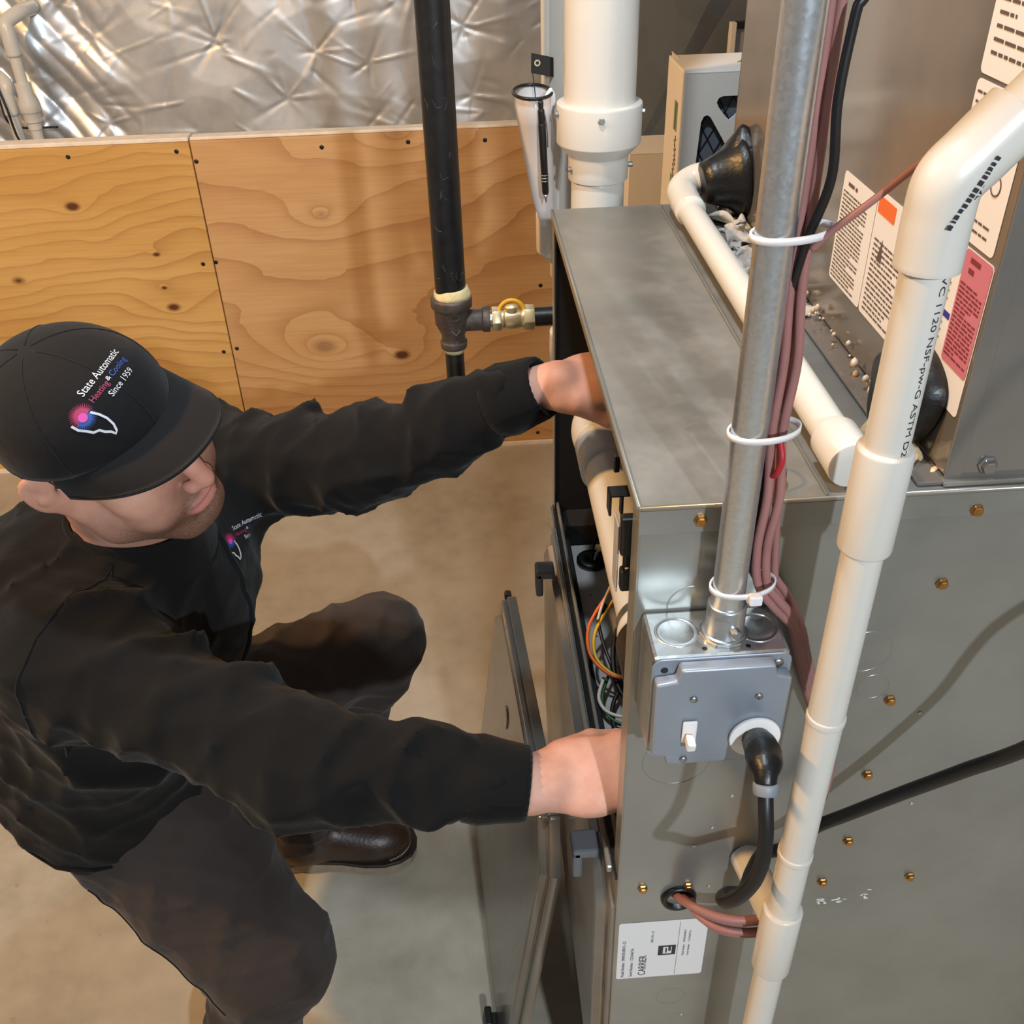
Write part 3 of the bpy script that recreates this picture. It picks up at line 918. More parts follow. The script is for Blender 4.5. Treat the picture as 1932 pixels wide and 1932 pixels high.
# stamped print on the elbow
gs = []
rng = random.Random(2)
ax_o, ax_d = BP + D2 * -.012 + Vector((0, 0, -.006)), (D2 * .75 + Vector((0, 0, .45))).normalized()
uu = ax_d.cross(Vector((0, -1, 0))).normalized()
for row in range(2):
    s = 0.0
    while s < .040:
        l = rng.uniform(.0010, .0026)
        th = math.radians(16 + row * 17)
        for q in (0,):
            c0 = ax_o + ax_d * s
            rad = .0187
            def pt(ds, dth):
                return c0 + ax_d * ds + (Vector((0, -1, 0)) * math.cos(th + dth) + uu * math.sin(th + dth)) * rad
            gs.append(([tuple(pt(0, 0)), tuple(pt(l, 0)), tuple(pt(l, .21)), tuple(pt(0, .21))], [(0, 1, 2, 3)]))
        s += l + rng.uniform(.0006, .0014)
part('stamp', merge(*gs), M['ink'], rp)

# ------------------------------------------------------------------ conduit, junction box and switch
jb = thing('junction_box', 'galvanised electrical box with grey switch and outlet cover screwed to the furnace side', 'electrical box', (.172, .54, 1.15))
xb0, xb1, zb0, zb1, yb0 = .1205, .2225, 1.150, 1.252, .513
part('box_body', bev(g_box(xb0 + .001, xb1 - .001, yb0, YN - .0002, zb0, zb1), .003, 2), M['box'], jb)
cp = []
w_, h_ = xb1 - xb0, zb1 - zb0
outl = []
# exposed-work cover: flat plate with notched corner ears
cov = part('cover_plate', bev(g_prism(rrect(0, w_, 0, h_, .008, 5), (xb0, yb0, zb0), (1, 0, 0), (0, 0, 1), .0014), .0006, 1), M['cover_plate'], jb)
raised = [(.014, .0015), (.096, .0015), (.1005, .006), (.1005, .087), (.089, .090), (.087, .1005), (.019, .1005), (.017, .089), (.0015, .087), (.0015, .013), (.012, .011)]
sub('raised_field', bev(g_prism(raised, (xb0, yb0 - .0012, zb0), (1, 0, 0), (0, 0, 1), .011), .0022, 3), M['cover_plate'], cov, auto=40)
YP = yb0 - .0126
sub('screw', g_lathe((xb1 - .010, yb0 - .0012, zb1 - .009), (0, -1, 0), [(0, .004), (.0015, .0036), (.002, .001)], 14), M['steel_screw'], cov, True)
sub('screw', g_lathe((.150, YP, 1.222), (0, -1, 0), [(0, .003), (.001, .0027), (.0014, .001)], 12), M['steel_screw'], cov, True)
sub('screw', g_lathe((.147, YP, 1.158), (0, -1, 0), [(0, .003), (.001, .0027), (.0014, .001)], 12), M['steel_screw'], cov, True)
sub('screw', g_lathe((.198, YP, 1.221), (0, -1, 0), [(0, .003), (.001, .0027), (.0014, .001)], 12), M['steel_screw'], cov, True)
sub('ear_hole', g_lathe((xb0 + .009, yb0 - .0013, zb1 - .010), (0, -1, 0), [(0, .0028), (.0003, .0028)], 14), M['black_plastic'], cov)
tg = part('toggle_switch', bev(g_box(.1435, .1545, YP - .0025, YP, 1.1785, 1.2005), .0012, 2), M['switch'], jb)
sub('toggle', bev(g_prism([(0, 0), (.0065, 0), (.0065, .008), (0, .010)], (.1457, YP - .002, 1.1815), (1, 0, 0), (0, -.25, 1), .010), .0012, 2), M['switch'], tg)
rc = part('outlet', bev(g_lathe((.199, YP, 1.180), (0, -1, 0), [(0, .0195), (.0035, .0195)], 40), .0012, 2), M['switch'], jb, auto=40)
for x in (.143, .203):
    part('knockout', g_lathe((x, .540, zb1 - .0002), (0, 0, 1), [(0, .0165), (.0008, .016), (.0008, .0150), (.0003, .0145), (.0008, .0125), (.0008, .001)], 32), M['box'], jb, True)
for x in (.160, .192):
    part('box_hole', g_lathe((x, .521, zb1 - .0001), (0, 0, 1), [(0, .002), (.0003, .002)], 12), M['black_plastic'], jb)
# a second plain gang box behind, against the casing, higher up
cd = thing('conduit', 'straight galvanised conduit rising from the electrical box', 'conduit', (.1775, .537, zb1))
xcd, ycd = .1775, .5365
part('tube', g_lathe((xcd, ycd, zb1 + .004), (0, 0, 1), [(0, .0117), (1.1, .0117)], 36), M['emt'], cd, auto=40)
cn = part('set_screw_connector', bev(g_lathe((xcd, ycd, zb1), (0, 0, 1), [(0, .0162), (.004, .0162), (.004, .0142), (.028, .0142), (.030, .0132)], 32), .0008, 2), M['box'], cd, auto=40)
sub('set_screw', bev(g_lathe((xcd + .003, ycd - .013, zb1 + .013), (.15, -1, 0), [(0, .004), (.006, .004), (.0065, .003)], 12), .0004, 1), M['steel_screw'], cn)
sub('locknut', bev(g_lathe((xcd, ycd, zb1 - .001), (0, 0, 1), [(0, .0182), (.0035, .0182)], 12), .0008, 1), M['steel_screw'], cn)


# ------------------------------------------------------------------ plug and power cord
pc = thing('power_cord', 'black power cord plugged into the outlet and looping behind the riser', 'cord', (.199, .50, 1.18))
pl = part('plug', bev(g_tube([(.199, YP - .0035, 1.180), (.1995, YP - .016, 1.184), (.198, YP - .030, 1.187), (.1955, YP - .042, 1.187), (.194, YP - .049, 1.182)], .01, 20, 6, True, [.0105, .0125, .0135, .0125, .0085, .0075]), .0008, 1, 40), M['black_rubber'], pc, True)
sub('strain_relief', bev(g_tube([(.1942, YP - .0482, 1.184), (.1938, YP - .0525, 1.177)], .0092, 16, 1, False), .0012, 2), mat('grey_strain_relief', (118, 122, 130), 0.5), pl, auto=40)
part('cord', g_tube([(.194, YP - .049, 1.182), (.193, YP - .060, 1.168), (.193, .433, 1.152), (.1915, .427, 1.130), (.187, .425, 1.108), (.179, .427, 1.088), (.1725, .434, 1.072), (.1735, .445, 1.060),
                     (.182, .455, 1.050), (.198, .466, 1.034), (.214, .494, 1.020), (.230, .516, 1.010), (.250, .524, 1.004), (.267, .529, 1.008), (.280, .531, 1.022), (.302, .518, 1.056), (.330, .500, 1.101), (.356, .478, 1.150), (.385, .450, 1.212), (.42, .43, 1.30), (.50, .40, 1.36), (.62, .42, 1.30), (.70, .50, 1.2), (.74, YN, 1.12)], .0056, 14, 8), M['cable_black'], pc, True)

# ------------------------------------------------------------------ cables tied to the conduit
def cable(name, label, m, r, pts, cat='cable', group=None):
    g = g_tube(pts, r if isinstance(r, float) else r[0], 10, 8, True, None if isinstance(r, float) else list(r))
    o = mesh(name, g[0], g[1], m, None, True)
    return tag(o, label, cat, group)
low = [(.179, YN + .002, .884), (.182, .552, .889), (.190, .536, .893), (.205, .523, .896), (.225, .517, .897), (.245, .517, .898), (.262, .522, .902), (.274, .537, .915), (.281, .549, .93), (.283, .554, .98), (.290, .554, 1.05), (.284, .554, 1.11), (.262, .551, 1.165), (.245, .547, 1.215), (.236, .545, 1.245)]
low_end = len(low)
for k, (dx, dy, r, lb_) in enumerate([(.0, .0, .0041, 'thick brown thermostat cable strapped closest along the conduit'), (.0066, -.001, .0041, 'thick brown thermostat cable on the outer side of the strapped bundle'),
                                      (.0020, .0085, .0036, 'thin brown thermostat cable behind the strapped bundle'), (.0080, .0075, .0038, 'brown thermostat cable standing clear of the bundle on the riser side')]):
    # fan the four cables out where they leave the grommet
    fan = (k - 1.5)
    ptsb = []
    for i, p in enumerate(low):
        w = 1.0 if i < 8 else max(0.0, 1 - (i - 7) * .35)
        u = min(1.0, i / 2.0)
        ptsb.append((p[0] + fan * (.0045 if i < 3 else .002) * (1 if i < 6 else .3) + (0 if i < 7 else fan * .0015), p[1] + (k % 2) * .004 * u * w, p[2] - fan * .0098 * u * w * (1 if i < 7 else .25)))
    upp = [(.224 + dx * .5, .543 + dy, 1.258 + k * .004), (.212 + dx * .6, .541 + dy, 1.273 + k * .005), (.1985 + dx, .539 + dy, 1.296), (.1945 + dx, .539 + dy, 1.330), (.1965 + dx * 1.2, .539 + dy, 1.372)]
    if k == 3:
        upp = upp[:2] + [(.212, .546, 1.30), (.208, .547, 1.345), (.206, .552, 1.372), (.222, .58, 1.366), (.232, .64, 1.357), (.238, .8, 1.3545), (.236, 1.0, 1.3545), (.232, 1.2, 1.3545), (.230, 1.26, 1.32), (.23, 1.28, 1.2)]
        upp = upp[:5] + [(.2035, .552, 1.42), (.2020, .552, 1.50), (.2010, .552, 1.60), (.2005, .552, 1.72), (.200, .552, 2.1)]
    else:
        upp += [(.1935 + dx, .540 + dy, 1.42), (.1950 + dx * 1.2, .541 + dy, 1.47), (.1925 + dx, .542 + dy, 1.52), (.1930 + dx * .8, .543 + dy, 1.60), (.1930 + dx * .8, .544 + dy, 1.72), (.193 + dx, .545 + dy, 2.1)]
    cable('thermostat_cable', lb_, M['brown_cable'], (r, r, r, r, r * .8, r * .74, r * .72), ptsb + upp)
cable('control_cable', 'thin black cable running up between the conduit and the brown cables', M['cable_black'], .0028,
      [(.222, .556, 1.27), (.205, .551, 1.285), (.1945, .548, 1.31), (.1935, .547, 1.36), (.1940, .547, 1.44), (.1930, .545, 1.50), (.1955, .536, 1.545), (.2015, .528, 1.585), (.1985, .528, 1.625), (.2015, .530, 1.665), (.207, .53, 1.72), (.21, .53, 2.1)])
cable('sensor_lead', 'thin brown wire stretched from the upper cable tie to the riser elbow', M['brown_cable'], .0021,
      [(.1975, .530, 1.545), (.205, .526, 1.556), (.222, .518, 1.575), (.245, .516, 1.596), (.268, .517, 1.612), (.30, .526, 1.63), (.33, .545, 1.65)])
cable('jumper_wire', 'short red wire bent round the conduit bundle', M['red'], .0022,
      [(.196, .545, 1.385), (.1975, .533, 1.392), (.199, .530, 1.405), (.1985, .536, 1.415)])
cable('hook_wire', 'small black wire hook on the furnace top beside the bundle', M['black_plastic'], .0012,
      [(.214, .572, ZT + .001), (.220, .576, ZT + .006), (.2225, .585, ZT + .012), (.2215, .60, ZT + .010), (.219, .605, ZT + .002)])
for z, tail, lb_ in ((1.553, 0, 'white cable tie round conduit and cables level with the warning label'), (1.424, 0, 'white cable tie round conduit and cables above the furnace top'), (1.297, 1, 'white cable tie with square head just above the electrical box')):
    t = thing('cable_tie', lb_, 'cable tie', (xcd + .008, ycd, z))
    pts = []
    for i in range(28):
        a_ = 2 * math.pi * i / 28
        cx = xcd + .0095
        pts.append((cx + .0225 * math.cos(a_), ycd + .001 + .0140 * math.sin(a_), z + .002 * math.cos(a_)))
    v, f = [], []
    for (x, y, z2) in pts:
        nx, ny = (x - cx), (y - ycd)
        l = math.hypot(nx, ny)
        for dr_, dz in ((0, -.0022), (.0012, -.0022), (.0012, .0022), (0, .0022)):
            v.append((x + nx / l * dr_, y + ny / l * dr_, z2 + dz))
    n = len(pts)
    for i in range(n):
        j = (i + 1) % n
        for k in range(4):
            q = (k + 1) % 4
            f.append((i * 4 + k, j * 4 + k, j * 4 + q, i * 4 + q))
    part('strap', (v, f), M['nylon'], t, True)
    if tail:
        part('tie_head', bev(g_box(xcd + .010, xcd + .019, ycd - .019, ycd - .012, z - .005, z + .003), .0012, 2), M['nylon'], t)
    else:
        part('tie_head', bev(g_box(xcd - .004, xcd + .003, ycd + .0145, ycd + .020, z - .003, z + .003), .001, 1), M['nylon'], t)

# ------------------------------------------------------------------ flue pipes behind the furnace
v1 = thing('vent_pipe', 'wide white vent pipe with screwed reducer rising behind the furnace top', 'pipe', (.183, 1.29, 0))
vx, vy = .1830, 1.290
part('pipe', g_lathe((vx, vy, 1.445), (0, 0, 1), [(0, .0444), (1.1, .0444)], 48), M['pvc'], v1, auto=40)
rd = part('reducer', bev(g_lathe((vx, vy, 1.362), (0, 0, 1), [(0, .0385), (.026, .0385), (.030, .0385), (.046, .0535), (.092, .0535), (.094, .0525), (.094, .0446)], 48), .0012, 2, 20), M['pvc_bright'], v1, auto=40)
for a_ in (-95, -170, -15):
    a2 = math.radians(a_)
    sub('screw', bev(g_lathe((vx + .0533 * math.cos(a2), vy + .0533 * math.sin(a2), 1.445), (math.cos(a2), math.sin(a2), 0), [(0, .0042), (.004, .0042)], 6), .0005, 1), M['steel_screw'], rd)
for a_ in (-160, -5):
    a2 = math.radians(a_)
    sub('screw', bev(g_lathe((vx + .0383 * math.cos(a2), vy + .0383 * math.sin(a2), 1.378), (math.cos(a2), math.sin(a2), 0), [(0, .0035), (.006, .0035)], 6), .0004, 1), M['steel_screw'], rd)
part('lower_pipe', g_tube([(vx, vy, 1.365), (vx, vy, 1.32), (vx, vy, 1.285), (vx + .012, vy - .003, 1.258), (vx + .06, vy - .006, 1.246), (vx + .2, vy - .006, 1.246)], .0345, 32, 6), M['pvc_bright'], v1, True)
part('support_strap', bev(g_box(vx + .1, vx + .11, vy - .006, vy + .006, 0, 1.212), .001, 1), M['steel_screw'], v1)

v2 = thing('intake_pipe', 'cream intake pipe standing behind the white vent pipe, with coupling and elbow', 'pipe', (.158, 1.40, 0))
ix, iy = .1640, 1.395
part('pipe', g_lathe((ix, iy, 1.27), (0, 0, 1), [(0, .0444), (1.3, .0444)], 48), M['pvc_cream'], v2, auto=40)
part('reducer', bev(g_lathe((ix, iy, 1.190), (0, 0, 1), [(0, .0335), (.022, .0335), (.040, .0535), (.094, .0535)], 48), .0015, 2, 20), M['pvc'], v2, auto=40)
part('lower_pipe', g_lathe((ix, iy, 1.07), (0, 0, 1), [(0, .0302), (.13, .0302)], 36), M['pvc'], v2, auto=40)
part('elbow', g_tube([(ix, iy, 1.10), (ix, iy, 1.06), (ix + .005, iy - .01, 1.03), (ix + .03, iy - .06, 1.01), (ix + .05, iy - .12, 1.005)], .0345, 30, 8), M['pvc_bright'], v2, True)
part('support_leg', bev(g_box(ix - .006, ix + .006, iy + .02, iy + .032, 0, 1.06), .001, 1), M['steel_screw'], v2)

# ------------------------------------------------------------------ gas line
gp = thing('gas_pipe', 'black iron gas pipe with rusty tee and brass shut-off valve', 'gas pipe', (-.017, 1.305, 0))
gx, gy, gz = -.0168, 1.305, 1.166
part('riser', g_lathe((gx, gy, gz + .030), (0, 0, 1), [(0, .0213), (1.2, .0213)], 40), M['black_iron'], gp, auto=40)
tee = part('tee', bev(g_lathe((gx, gy, gz - .040), (0, 0, 1), [(0, .0185), (.010, .0195), (.0105, .0165), (.020, .0165), (.038, .0245), (.062, .0250), (.063, .0290), (.075, .0292), (.078, .0275)], 40), .0008, 2, 25), M['cast_iron'], gp, auto=40)
sub('tee_branch', bev(g_lathe((gx + .010, gy, gz), (1, 0, 0), [(0, .0155), (.032, .0155), (.033, .0178), (.043, .0178)], 36), .0008, 2, 25), M['cast_iron'], tee, auto=40)
part('thread_sealant', lumpy(g_lathe((gx, gy, gz + .036), (0, 0, 1), [(0, .0265), (.006, .0255), (.012, .0225), (.015, .0213)], 40), .002, 3), M['dope'], gp, True)
part('drip_leg', g_lathe((gx, gy, 1.01), (0, 0, 1), [(0, .0135), (gz - 1.05 + .002, .0135)], 32), M['black_iron'], gp, auto=40)
part('thread_sealant', g_lathe((gx, gy, gz - .047), (0, 0, 1), [(0, .0142), (.008, .0150)], 24), M['dope'], gp, True)
part('drip_cap', bev(g_lathe((gx, gy, 1.0), (0, 0, 1), [(0, .018), (.03, .018)], 24), .002, 2), M['cast_iron'], gp, auto=40)
part('nipple', g_lathe((gx + .046, gy, gz), (1, 0, 0), [(0, .0118), (.014, .0118)], 28), M['steel_screw'], gp, auto=40)
vb = part('valve_body', bev(merge(g_lathe((gx + .056, gy, gz), (1, 0, 0), [(0, .0172), (.013, .0172)], 6), g_lathe((gx + .068, gy, gz), (1, 0, 0), [(0, .0145), (.005, .0145)], 28),
                                  g_lathe((gx + .072, gy, gz), (1, 0, 0), [(0, .0125), (.003, .0150), (.014, .0158), (.024, .0140), (.027, .0125)], 28),
                                  g_lathe((gx + .098, gy, gz), (1, 0, 0), [(0, .0150), (.005, .0150)], 28), g_lathe((gx + .101, gy, gz), (1, 0, 0), [(0, .0180), (.015, .0180)], 6)), .0008, 2, 25), M['brass'], gp, auto=40)
sub('stem', bev(g_lathe((gx + .084, gy, gz + .010), (0, 0, 1), [(0, .0115), (.009, .0115), (.013, .006)], 20), .0008, 1), M['brass'], vb, auto=40)
sub('handle', g_tube([(gx + .084 + .0185 * math.cos(q), gy - .004 + .004 * math.sin(q), gz + .008 + .0185 * math.sin(q)) for q in np.linspace(-.15, math.pi + .15, 16)], .0032, 10, 2), M['yellow'], vb, True, label='yellow loop handle')
part('nipple', g_lathe((gx + .115, gy, gz), (1, 0, 0), [(0, .0135), (.030, .0135)], 28), M['black_iron'], gp, auto=40)
part('hex_bushing', bev(g_lathe((gx + .143, gy, gz), (1, 0, 0), [(0, .0180), (.018, .0180)], 6), .001, 1), M['black_iron'], gp, auto=40)
part('nipple', g_lathe((gx + .160, gy, gz), (1, 0, 0), [(0, .0135), (.03, .0135)], 28), M['black_iron'], gp, auto=40)
# scratches and chalk numerals on the riser
rng = random.Random(12)
gs = []
for k in range(16):
    z0 = rng.uniform(1.22, 1.56)
    a0 = math.radians(rng.uniform(-150, -40))
    pts_ = []
    for q in range(3):
        a0 += rng.uniform(-.35, .35)
        z0 += rng.uniform(-.012, .012)
        pts_.append((gx + .0214 * math.cos(a0), gy + .0214 * math.sin(a0), z0))
    gs.append(g_tube(pts_, .00025, 4, 3))
part('scratch', merge(*gs), mat('pale_scratch', (66, 68, 72), .6), gp)
part('elbow_pipe', g_tube([(gx + .184, gy, gz), (gx + .205, gy, gz), (gx + .222, gy - .010, gz), (gx + .226, gy - .04, gz), (gx + .226, YF, gz)], .0145, 20, 6), M['black_iron'], gp, True)
# flattened casting marks
part('casting_mark', merge(g_lathe((gx + .004, gy - .0247, gz + .016), (.1, -1, 0), [(0, .0065), (.0008, .0065), (.0008, .0048), (0, .0048)], 18, False),
                           g_lathe((gx + .004, gy - .0225, gz - .006), (.1, -1, .3), [(0, .0065), (.0008, .0065), (.0008, .005), (0, .005)], 4, False)), M['cast_iron'], gp)

# ------------------------------------------------------------------ return duct, cartons, document pouch, wall pipes
dc = thing('sheet_metal_duct', 'blue grey sheet metal duct with diagonal crease behind the filter cartons', 'duct', (.75, 2.3, 0))
v = [(.33, 2.2, 0), (1.2, 2.2, 0), (1.2, 2.2, 2.4), (.33, 2.2, 2.4)]
# front face split along the diagonal break; the pan is pushed in by a few millimetres on one side
dcf = ([(.34, 2.2, 0), (1.2, 2.2, 0), (1.2, 2.2, 2.45), (.34, 2.2, 2.45), (.325, 2.203, 1.0), (.70, 2.2, 1.762), (.40, 2.199, 1.155), (1.2, 2.24, 2.42)], [])
p = [(.34, 2.200, 0.0), (.34, 2.200, 1.033), (1.02, 2.200, 2.45), (1.2, 2.245, 2.45), (1.2, 2.245, 0.0), (.34, 2.200, 2.45), (.34, 2.6, 0), (.34, 2.6, 2.45), (1.2, 2.6, 0), (1.2, 2.6, 2.45)]
def used(f):
    ids = sorted({i for q in f for i in q})
    return [p[i] for i in ids], [tuple(ids.index(i) for i in q) for q in f]
part('duct_face', used([(0, 1, 2, 3, 4)]), M['duct'], dc)
part('duct_face', used([(1, 5, 2)]), M['duct'], dc)
part('duct_side', used([(0, 6, 7, 5, 1), (4, 3, 9, 8), (6, 8, 9, 7), (5, 7, 9, 3, 2)]), M['duct'], dc)
fr = thing('metal_frame', 'narrow white metal frame standing beside the duct crease', 'frame', (.62, 2.1, 0))
part('upright', bev(g_box(.554, .565, 2.10, 2.12, 0, 1.405), .001, 1), M['carton'], fr)
part('crossbar', bev(g_box(.5655, .75, 2.10, 2.12, 1.394, 1.405), .001, 1), M['dark_wire'], fr)
part('panel', g_box(.566, .75, 2.108, 2.112, 0, 1.393), mat('grey_insert', (150, 146, 150), 0.5), fr)
part('upright', bev(g_box(.7505, .76, 2.10, 2.12, 0, 1.405), .001, 1), M['carton'], fr)

def carton(name, label, x0, x1, y0, y1, z0, z1, windows, text=True):
    t = thing(name, label, 'carton', ((x0 + x1) / 2, (y0 + y1) / 2, 0))
    w, h = x1 - x0, z1 - z0
    # front sheet with real cut-outs: triangulated by bmesh
    bm = bmesh.new()
    def loop(pts):
        vs = [bm.verts.new((x0 + a, y0, z0 + b)) for a, b in pts]
        return [bm.edges.new((vs[i], vs[(i + 1) % len(vs)])) for i in range(len(vs))]
    es = loop([(0, 0), (w, 0), (w, h), (0, h)])
    for pts in windows:
        es += loop(pts)
    bmesh.ops.triangle_fill(bm, use_beauty=True, use_dissolve=False, edges=es, normal=(0, -1, 0))
    r = bmesh.ops.extrude_face_region(bm, geom=bm.faces[:])
    bmesh.ops.translate(bm, verts=[q for q in r['geom'] if isinstance(q, bmesh.types.BMVert)], vec=(0, .004, 0))
    bmesh.ops.recalc_face_normals(bm, faces=bm.faces[:])
    me = bpy.data.meshes.new('front_sheet')
    bm.to_mesh(me)
    bm.free()
    me.materials.append(M['carton'])
    link('front_sheet', me, t)
    part('side_flap', bev(g_box(x0 - .002, x0 + .0005, y0, y1, z0, z1), .0006, 1), M['carton_tan'], t)
    part('side_flap', bev(g_box(x1 - .0005, x1 + .002, y0, y1, z0, z1), .0006, 1), M['carton_tan'], t)
    part('top_flap', bev(g_box(x0 - .002, x1 + .002, y0, y1, z1, z1 + .0025), .0006, 1), M['carton_tan'], t)
    part('back_sheet', g_box(x0, x1, y1 - .004, y1, z0, z1), M['carton'], t)
    md = part('filter_media', g_box(x0 + .004, x1 - .004, y0 + .012, y1 - .008, z0, z1 - .006), M['filter_media'], t)
    # diamond support mesh over the media
    gs = []
    s = .026
    nz = int(h / s) + 2
    for k in range(-int(w / s * .6) - 4, nz + 2):
        for sg_ in (1, -1):
            a0 = (0, k * s * 1.5)
            b0 = (w - .01, k * s * 1.5 + sg_ * (w - .01) * 1.7)
            # clip to the sheet
            pts = []
            N = 2
            t0, t1 = 0.0, 1.0
            dz = b0[1] - a0[1]
            lo, hi = (.0 - a0[1]) / dz, (h - .01 - a0[1]) / dz
            if lo > hi:
                lo, hi = hi, lo
            t0, t1 = max(t0, lo), min(t1, hi)
            if t1 - t0 > .02:
                A = (x0 + .005 + (b0[0]) * t0, y0 + .0105, z0 + a0[1] + dz * t0)
                B = (x0 + .005 + (b0[0]) * t1, y0 + .0105, z0 + a0[1] + dz * t1)
                gs.append(g_cyl(A, B, .0008, n=5))
    sub('wire_mesh', merge(*gs), M['dark_wire'], md)
    return t
# nearer carton
cx0, cy0, cz1 = .338, 1.500, 1.439
wn = [[(.017, .98), (.021, 1.290), (.0255, 1.372), (.029, 1.380), (.034, 1.382), (.039, 1.379), (.060, 1.347), (.082, 1.310), (.086, 1.29), (.086, .98)],
      [(.061, 1.379), (.050, 1.392), (.0465, 1.399), (.049, 1.405), (.055, 1.4075), (.080, 1.4075), (.086, 1.404), (.088, 1.398), (.084, 1.391), (.074, 1.379), (.0675, 1.374)],
      [(.135, .98), (.135, 1.30), (.165, 1.346), (.172, 1.352), (.178, 1.352), (.184, 1.346), (.186, .98)]]
ct = carton('filter_carton', 'white filter carton with cream sides and cut-out windows, touching the coil cabinet', cx0, .60, cy0, 1.625, 0.0, cz1, wn)
XS = cx0 - .0024
gprint = [g_prism([(0, 0), (.022, 0), (.022, .042), (0, .042)], (XS, cy0 + .060, 1.350), (0, -1, 0), (0, 0, 1), .0002)]
part('print_block', gprint[0], M['green_ink'], ct)
part('print_block', g_prism([(0, 0), (.020, 0), (.020, .022), (0, .022)], (XS, cy0 + .060, 1.262), (0, -1, 0), (0, 0, 1), .0002), M['green_ink'], ct)
rng = random.Random(6)
gs = [text_lines(rng, (XS - .0004, cy0 + .044, 1.352), (0, 0, 1), (0, 1, 0), .038, .010, .02, .009, 1.0)]
zz = 1.344
while zz > 1.285:
    l = rng.uniform(.003, .008)
    w = rng.uniform(.004, .014)
    y = cy0 + .045 + rng.uniform(-.004, .004)
    gs.append(g_tube([(XS - .0004, y, zz), (XS - .0004, y - w, zz - l)], .0006, 5, 1, False))
    gs.append(g_tube([(XS - .0004, y - w, zz - l), (XS - .0004, y - w * .3, zz - l * 1.2)], .0006, 5, 1, False))
    zz -= l * 1.2
part('print_scrawl', merge(*gs), M['ink_grey'], ct)
part('print_block', g_prism([(0, 0), (.03, 0), (.05, .03), (.02, .03)], (cx0 + .085, cy0 + .055, cz1 + .0027), (1, 0, 0), (0, 1, 0), .0002), M['green_ink'], ct)
part('corner_tab', bev(g_prism([(0, 0), (.012, .0), (.0, .012)], (cx0 - .002, cy0 + .10, cz1 + .002), (1, 0, 0), (.0, .6, .8), .001), .0003, 1), M['carton_tan'], ct)
# further carton, mostly behind the vent pipe
wn2 = [[(.052, .9), (.052, 1.155), (.060, 1.172), (.072, 1.172), (.085, 1.158), (.15, 1.10), (.15, .9)], [(.080, 1.20), (.080, 1.252), (.19, 1.252), (.19, 1.20)]]
ct2 = carton('filter_carton', 'white filter carton standing behind the vent pipe, lower than its neighbour', .300, .56, 1.72, 1.83, 0.0, 1.268, wn2)

# clear document pouch hung on the intake pipe with a pen in it
po = thing('document_pouch', 'clear plastic document pouch with black rim hanging beside the intake pipe', 'pouch', (.118, 1.40, 1.30))
pm = bpy.data.materials.new('cloudy_clear_plastic')
pm.use_nodes = True
t = NT(pm)
t.b.inputs['Base Color'].default_value = lin(232, 226, 224)
t.b.inputs['Roughness'].default_value = .22
t.b.inputs['Alpha'].default_value = .55
def ring(z, cx, cy, rx, ry, n=36):
    return [(cx + rx * math.cos(2 * math.pi * i / n), cy + ry * math.sin(2 * math.pi * i / n), z) for i in range(n)]
rows = [ring(1.444, .108, 1.40, .024, .040), ring(1.410, .111, 1.402, .022, .030), ring(1.37, .115, 1.404, .019, .020), ring(1.33, .119, 1.406, .016, .012), ring(1.295, .123, 1.408, .012, .006), ring(1.27, .127, 1.41, .008, .003)]
v, f = [], []
for q in rows:
    v += q
for k in range(len(rows) - 1):
    for i in range(36):
        j = (i + 1) % 36
        f.append((k * 36 + i, k * 36 + j, (k + 1) * 36 + j, (k + 1) * 36 + i))
ob = part('sleeve', (v, f), pm, po, True)
sm_ = ob.modifiers.new('thickness', 'SOLIDIFY')
sm_.thickness = .0008
rim = ring(1.446, .108, 1.40, .0245, .0405)
part('rim', g_tube([Vector(q) for q in rim] + [Vector(rim[0])], .0022, 8, 2), M['black_plastic'], po, True)
part('hanging_tab', bev(g_prism([(0, 0), (.036, -.004), (.034, .020), (.002, .024)], (.109, 1.432, 1.462), (.9, .1, -.1), (-.05, 0, 1), .002), .0005, 1), M['black_plastic'], po)
part('tab_eyelet', g_lathe((.117, 1.4295, 1.474), (.1, -1, 0), [(0, .004), (.001, .004), (.001, .0022), (0, .0022)], 16, False), M['brass'], po)
part('tab_cord', g_tube([(.110, 1.432, 1.470), (.1125, 1.428, 1.450), (.1145, 1.42, 1.42)], .0007, 6, 6), M['black_plastic'], po, True)
po.location = Vector(po.location) + Vector((-.0054, -.07, .0153))
pn = thing('pen', 'black click pen clipped inside the clear pouch', 'pen', (.119, 1.362, 1.32))
pa = Vector((.1225, 1.377, 1.312))
pd = (Vector((.1145, 1.357, 1.450)) - pa).normalized()
part('barrel', bev(g_lathe(pa, pd, [(.012, .0038), (.016, .0044), (.105, .0048), (.106, .0040)], 20), .0003, 1), M['black_plastic'], pn, auto=40)
part('tip', g_lathe(pa, pd, [(0, .0006), (.004, .0012), (.012, .0036)], 16), M['steel_screw'], pn, True)
part('clicker', bev(g_lathe(pa, pd, [(.106, .0042), (.122, .0042), (.124, .0030), (.132, .0034), (.134, .0022)], 18), .0003, 1), M['black_plastic'], pn, auto=40)
part('ring_bands', merge(*[g_lathe(pa, pd, [(s, .0046), (s, .0050), (s + .0015, .0050), (s + .0015, .0046)], 18, False) for s in (.030, .034, .038)]), M['steel_screw'], pn, True)
part('clip', bev(g_tube([pa + pd * .118 + Vector((.004, -.002, 0)), pa + pd * .1 + Vector((.006, -.001, 0)), pa + pd * .075 + Vector((.006, 0, 0))], .0010, 6, 4), .0001, 1), M['steel_screw'], pn, True)
pp = thing('crumpled_paper', 'crumpled white paper stuffed in the clear pouch beside the pen', 'paper', (.125, 1.39, 1.42))
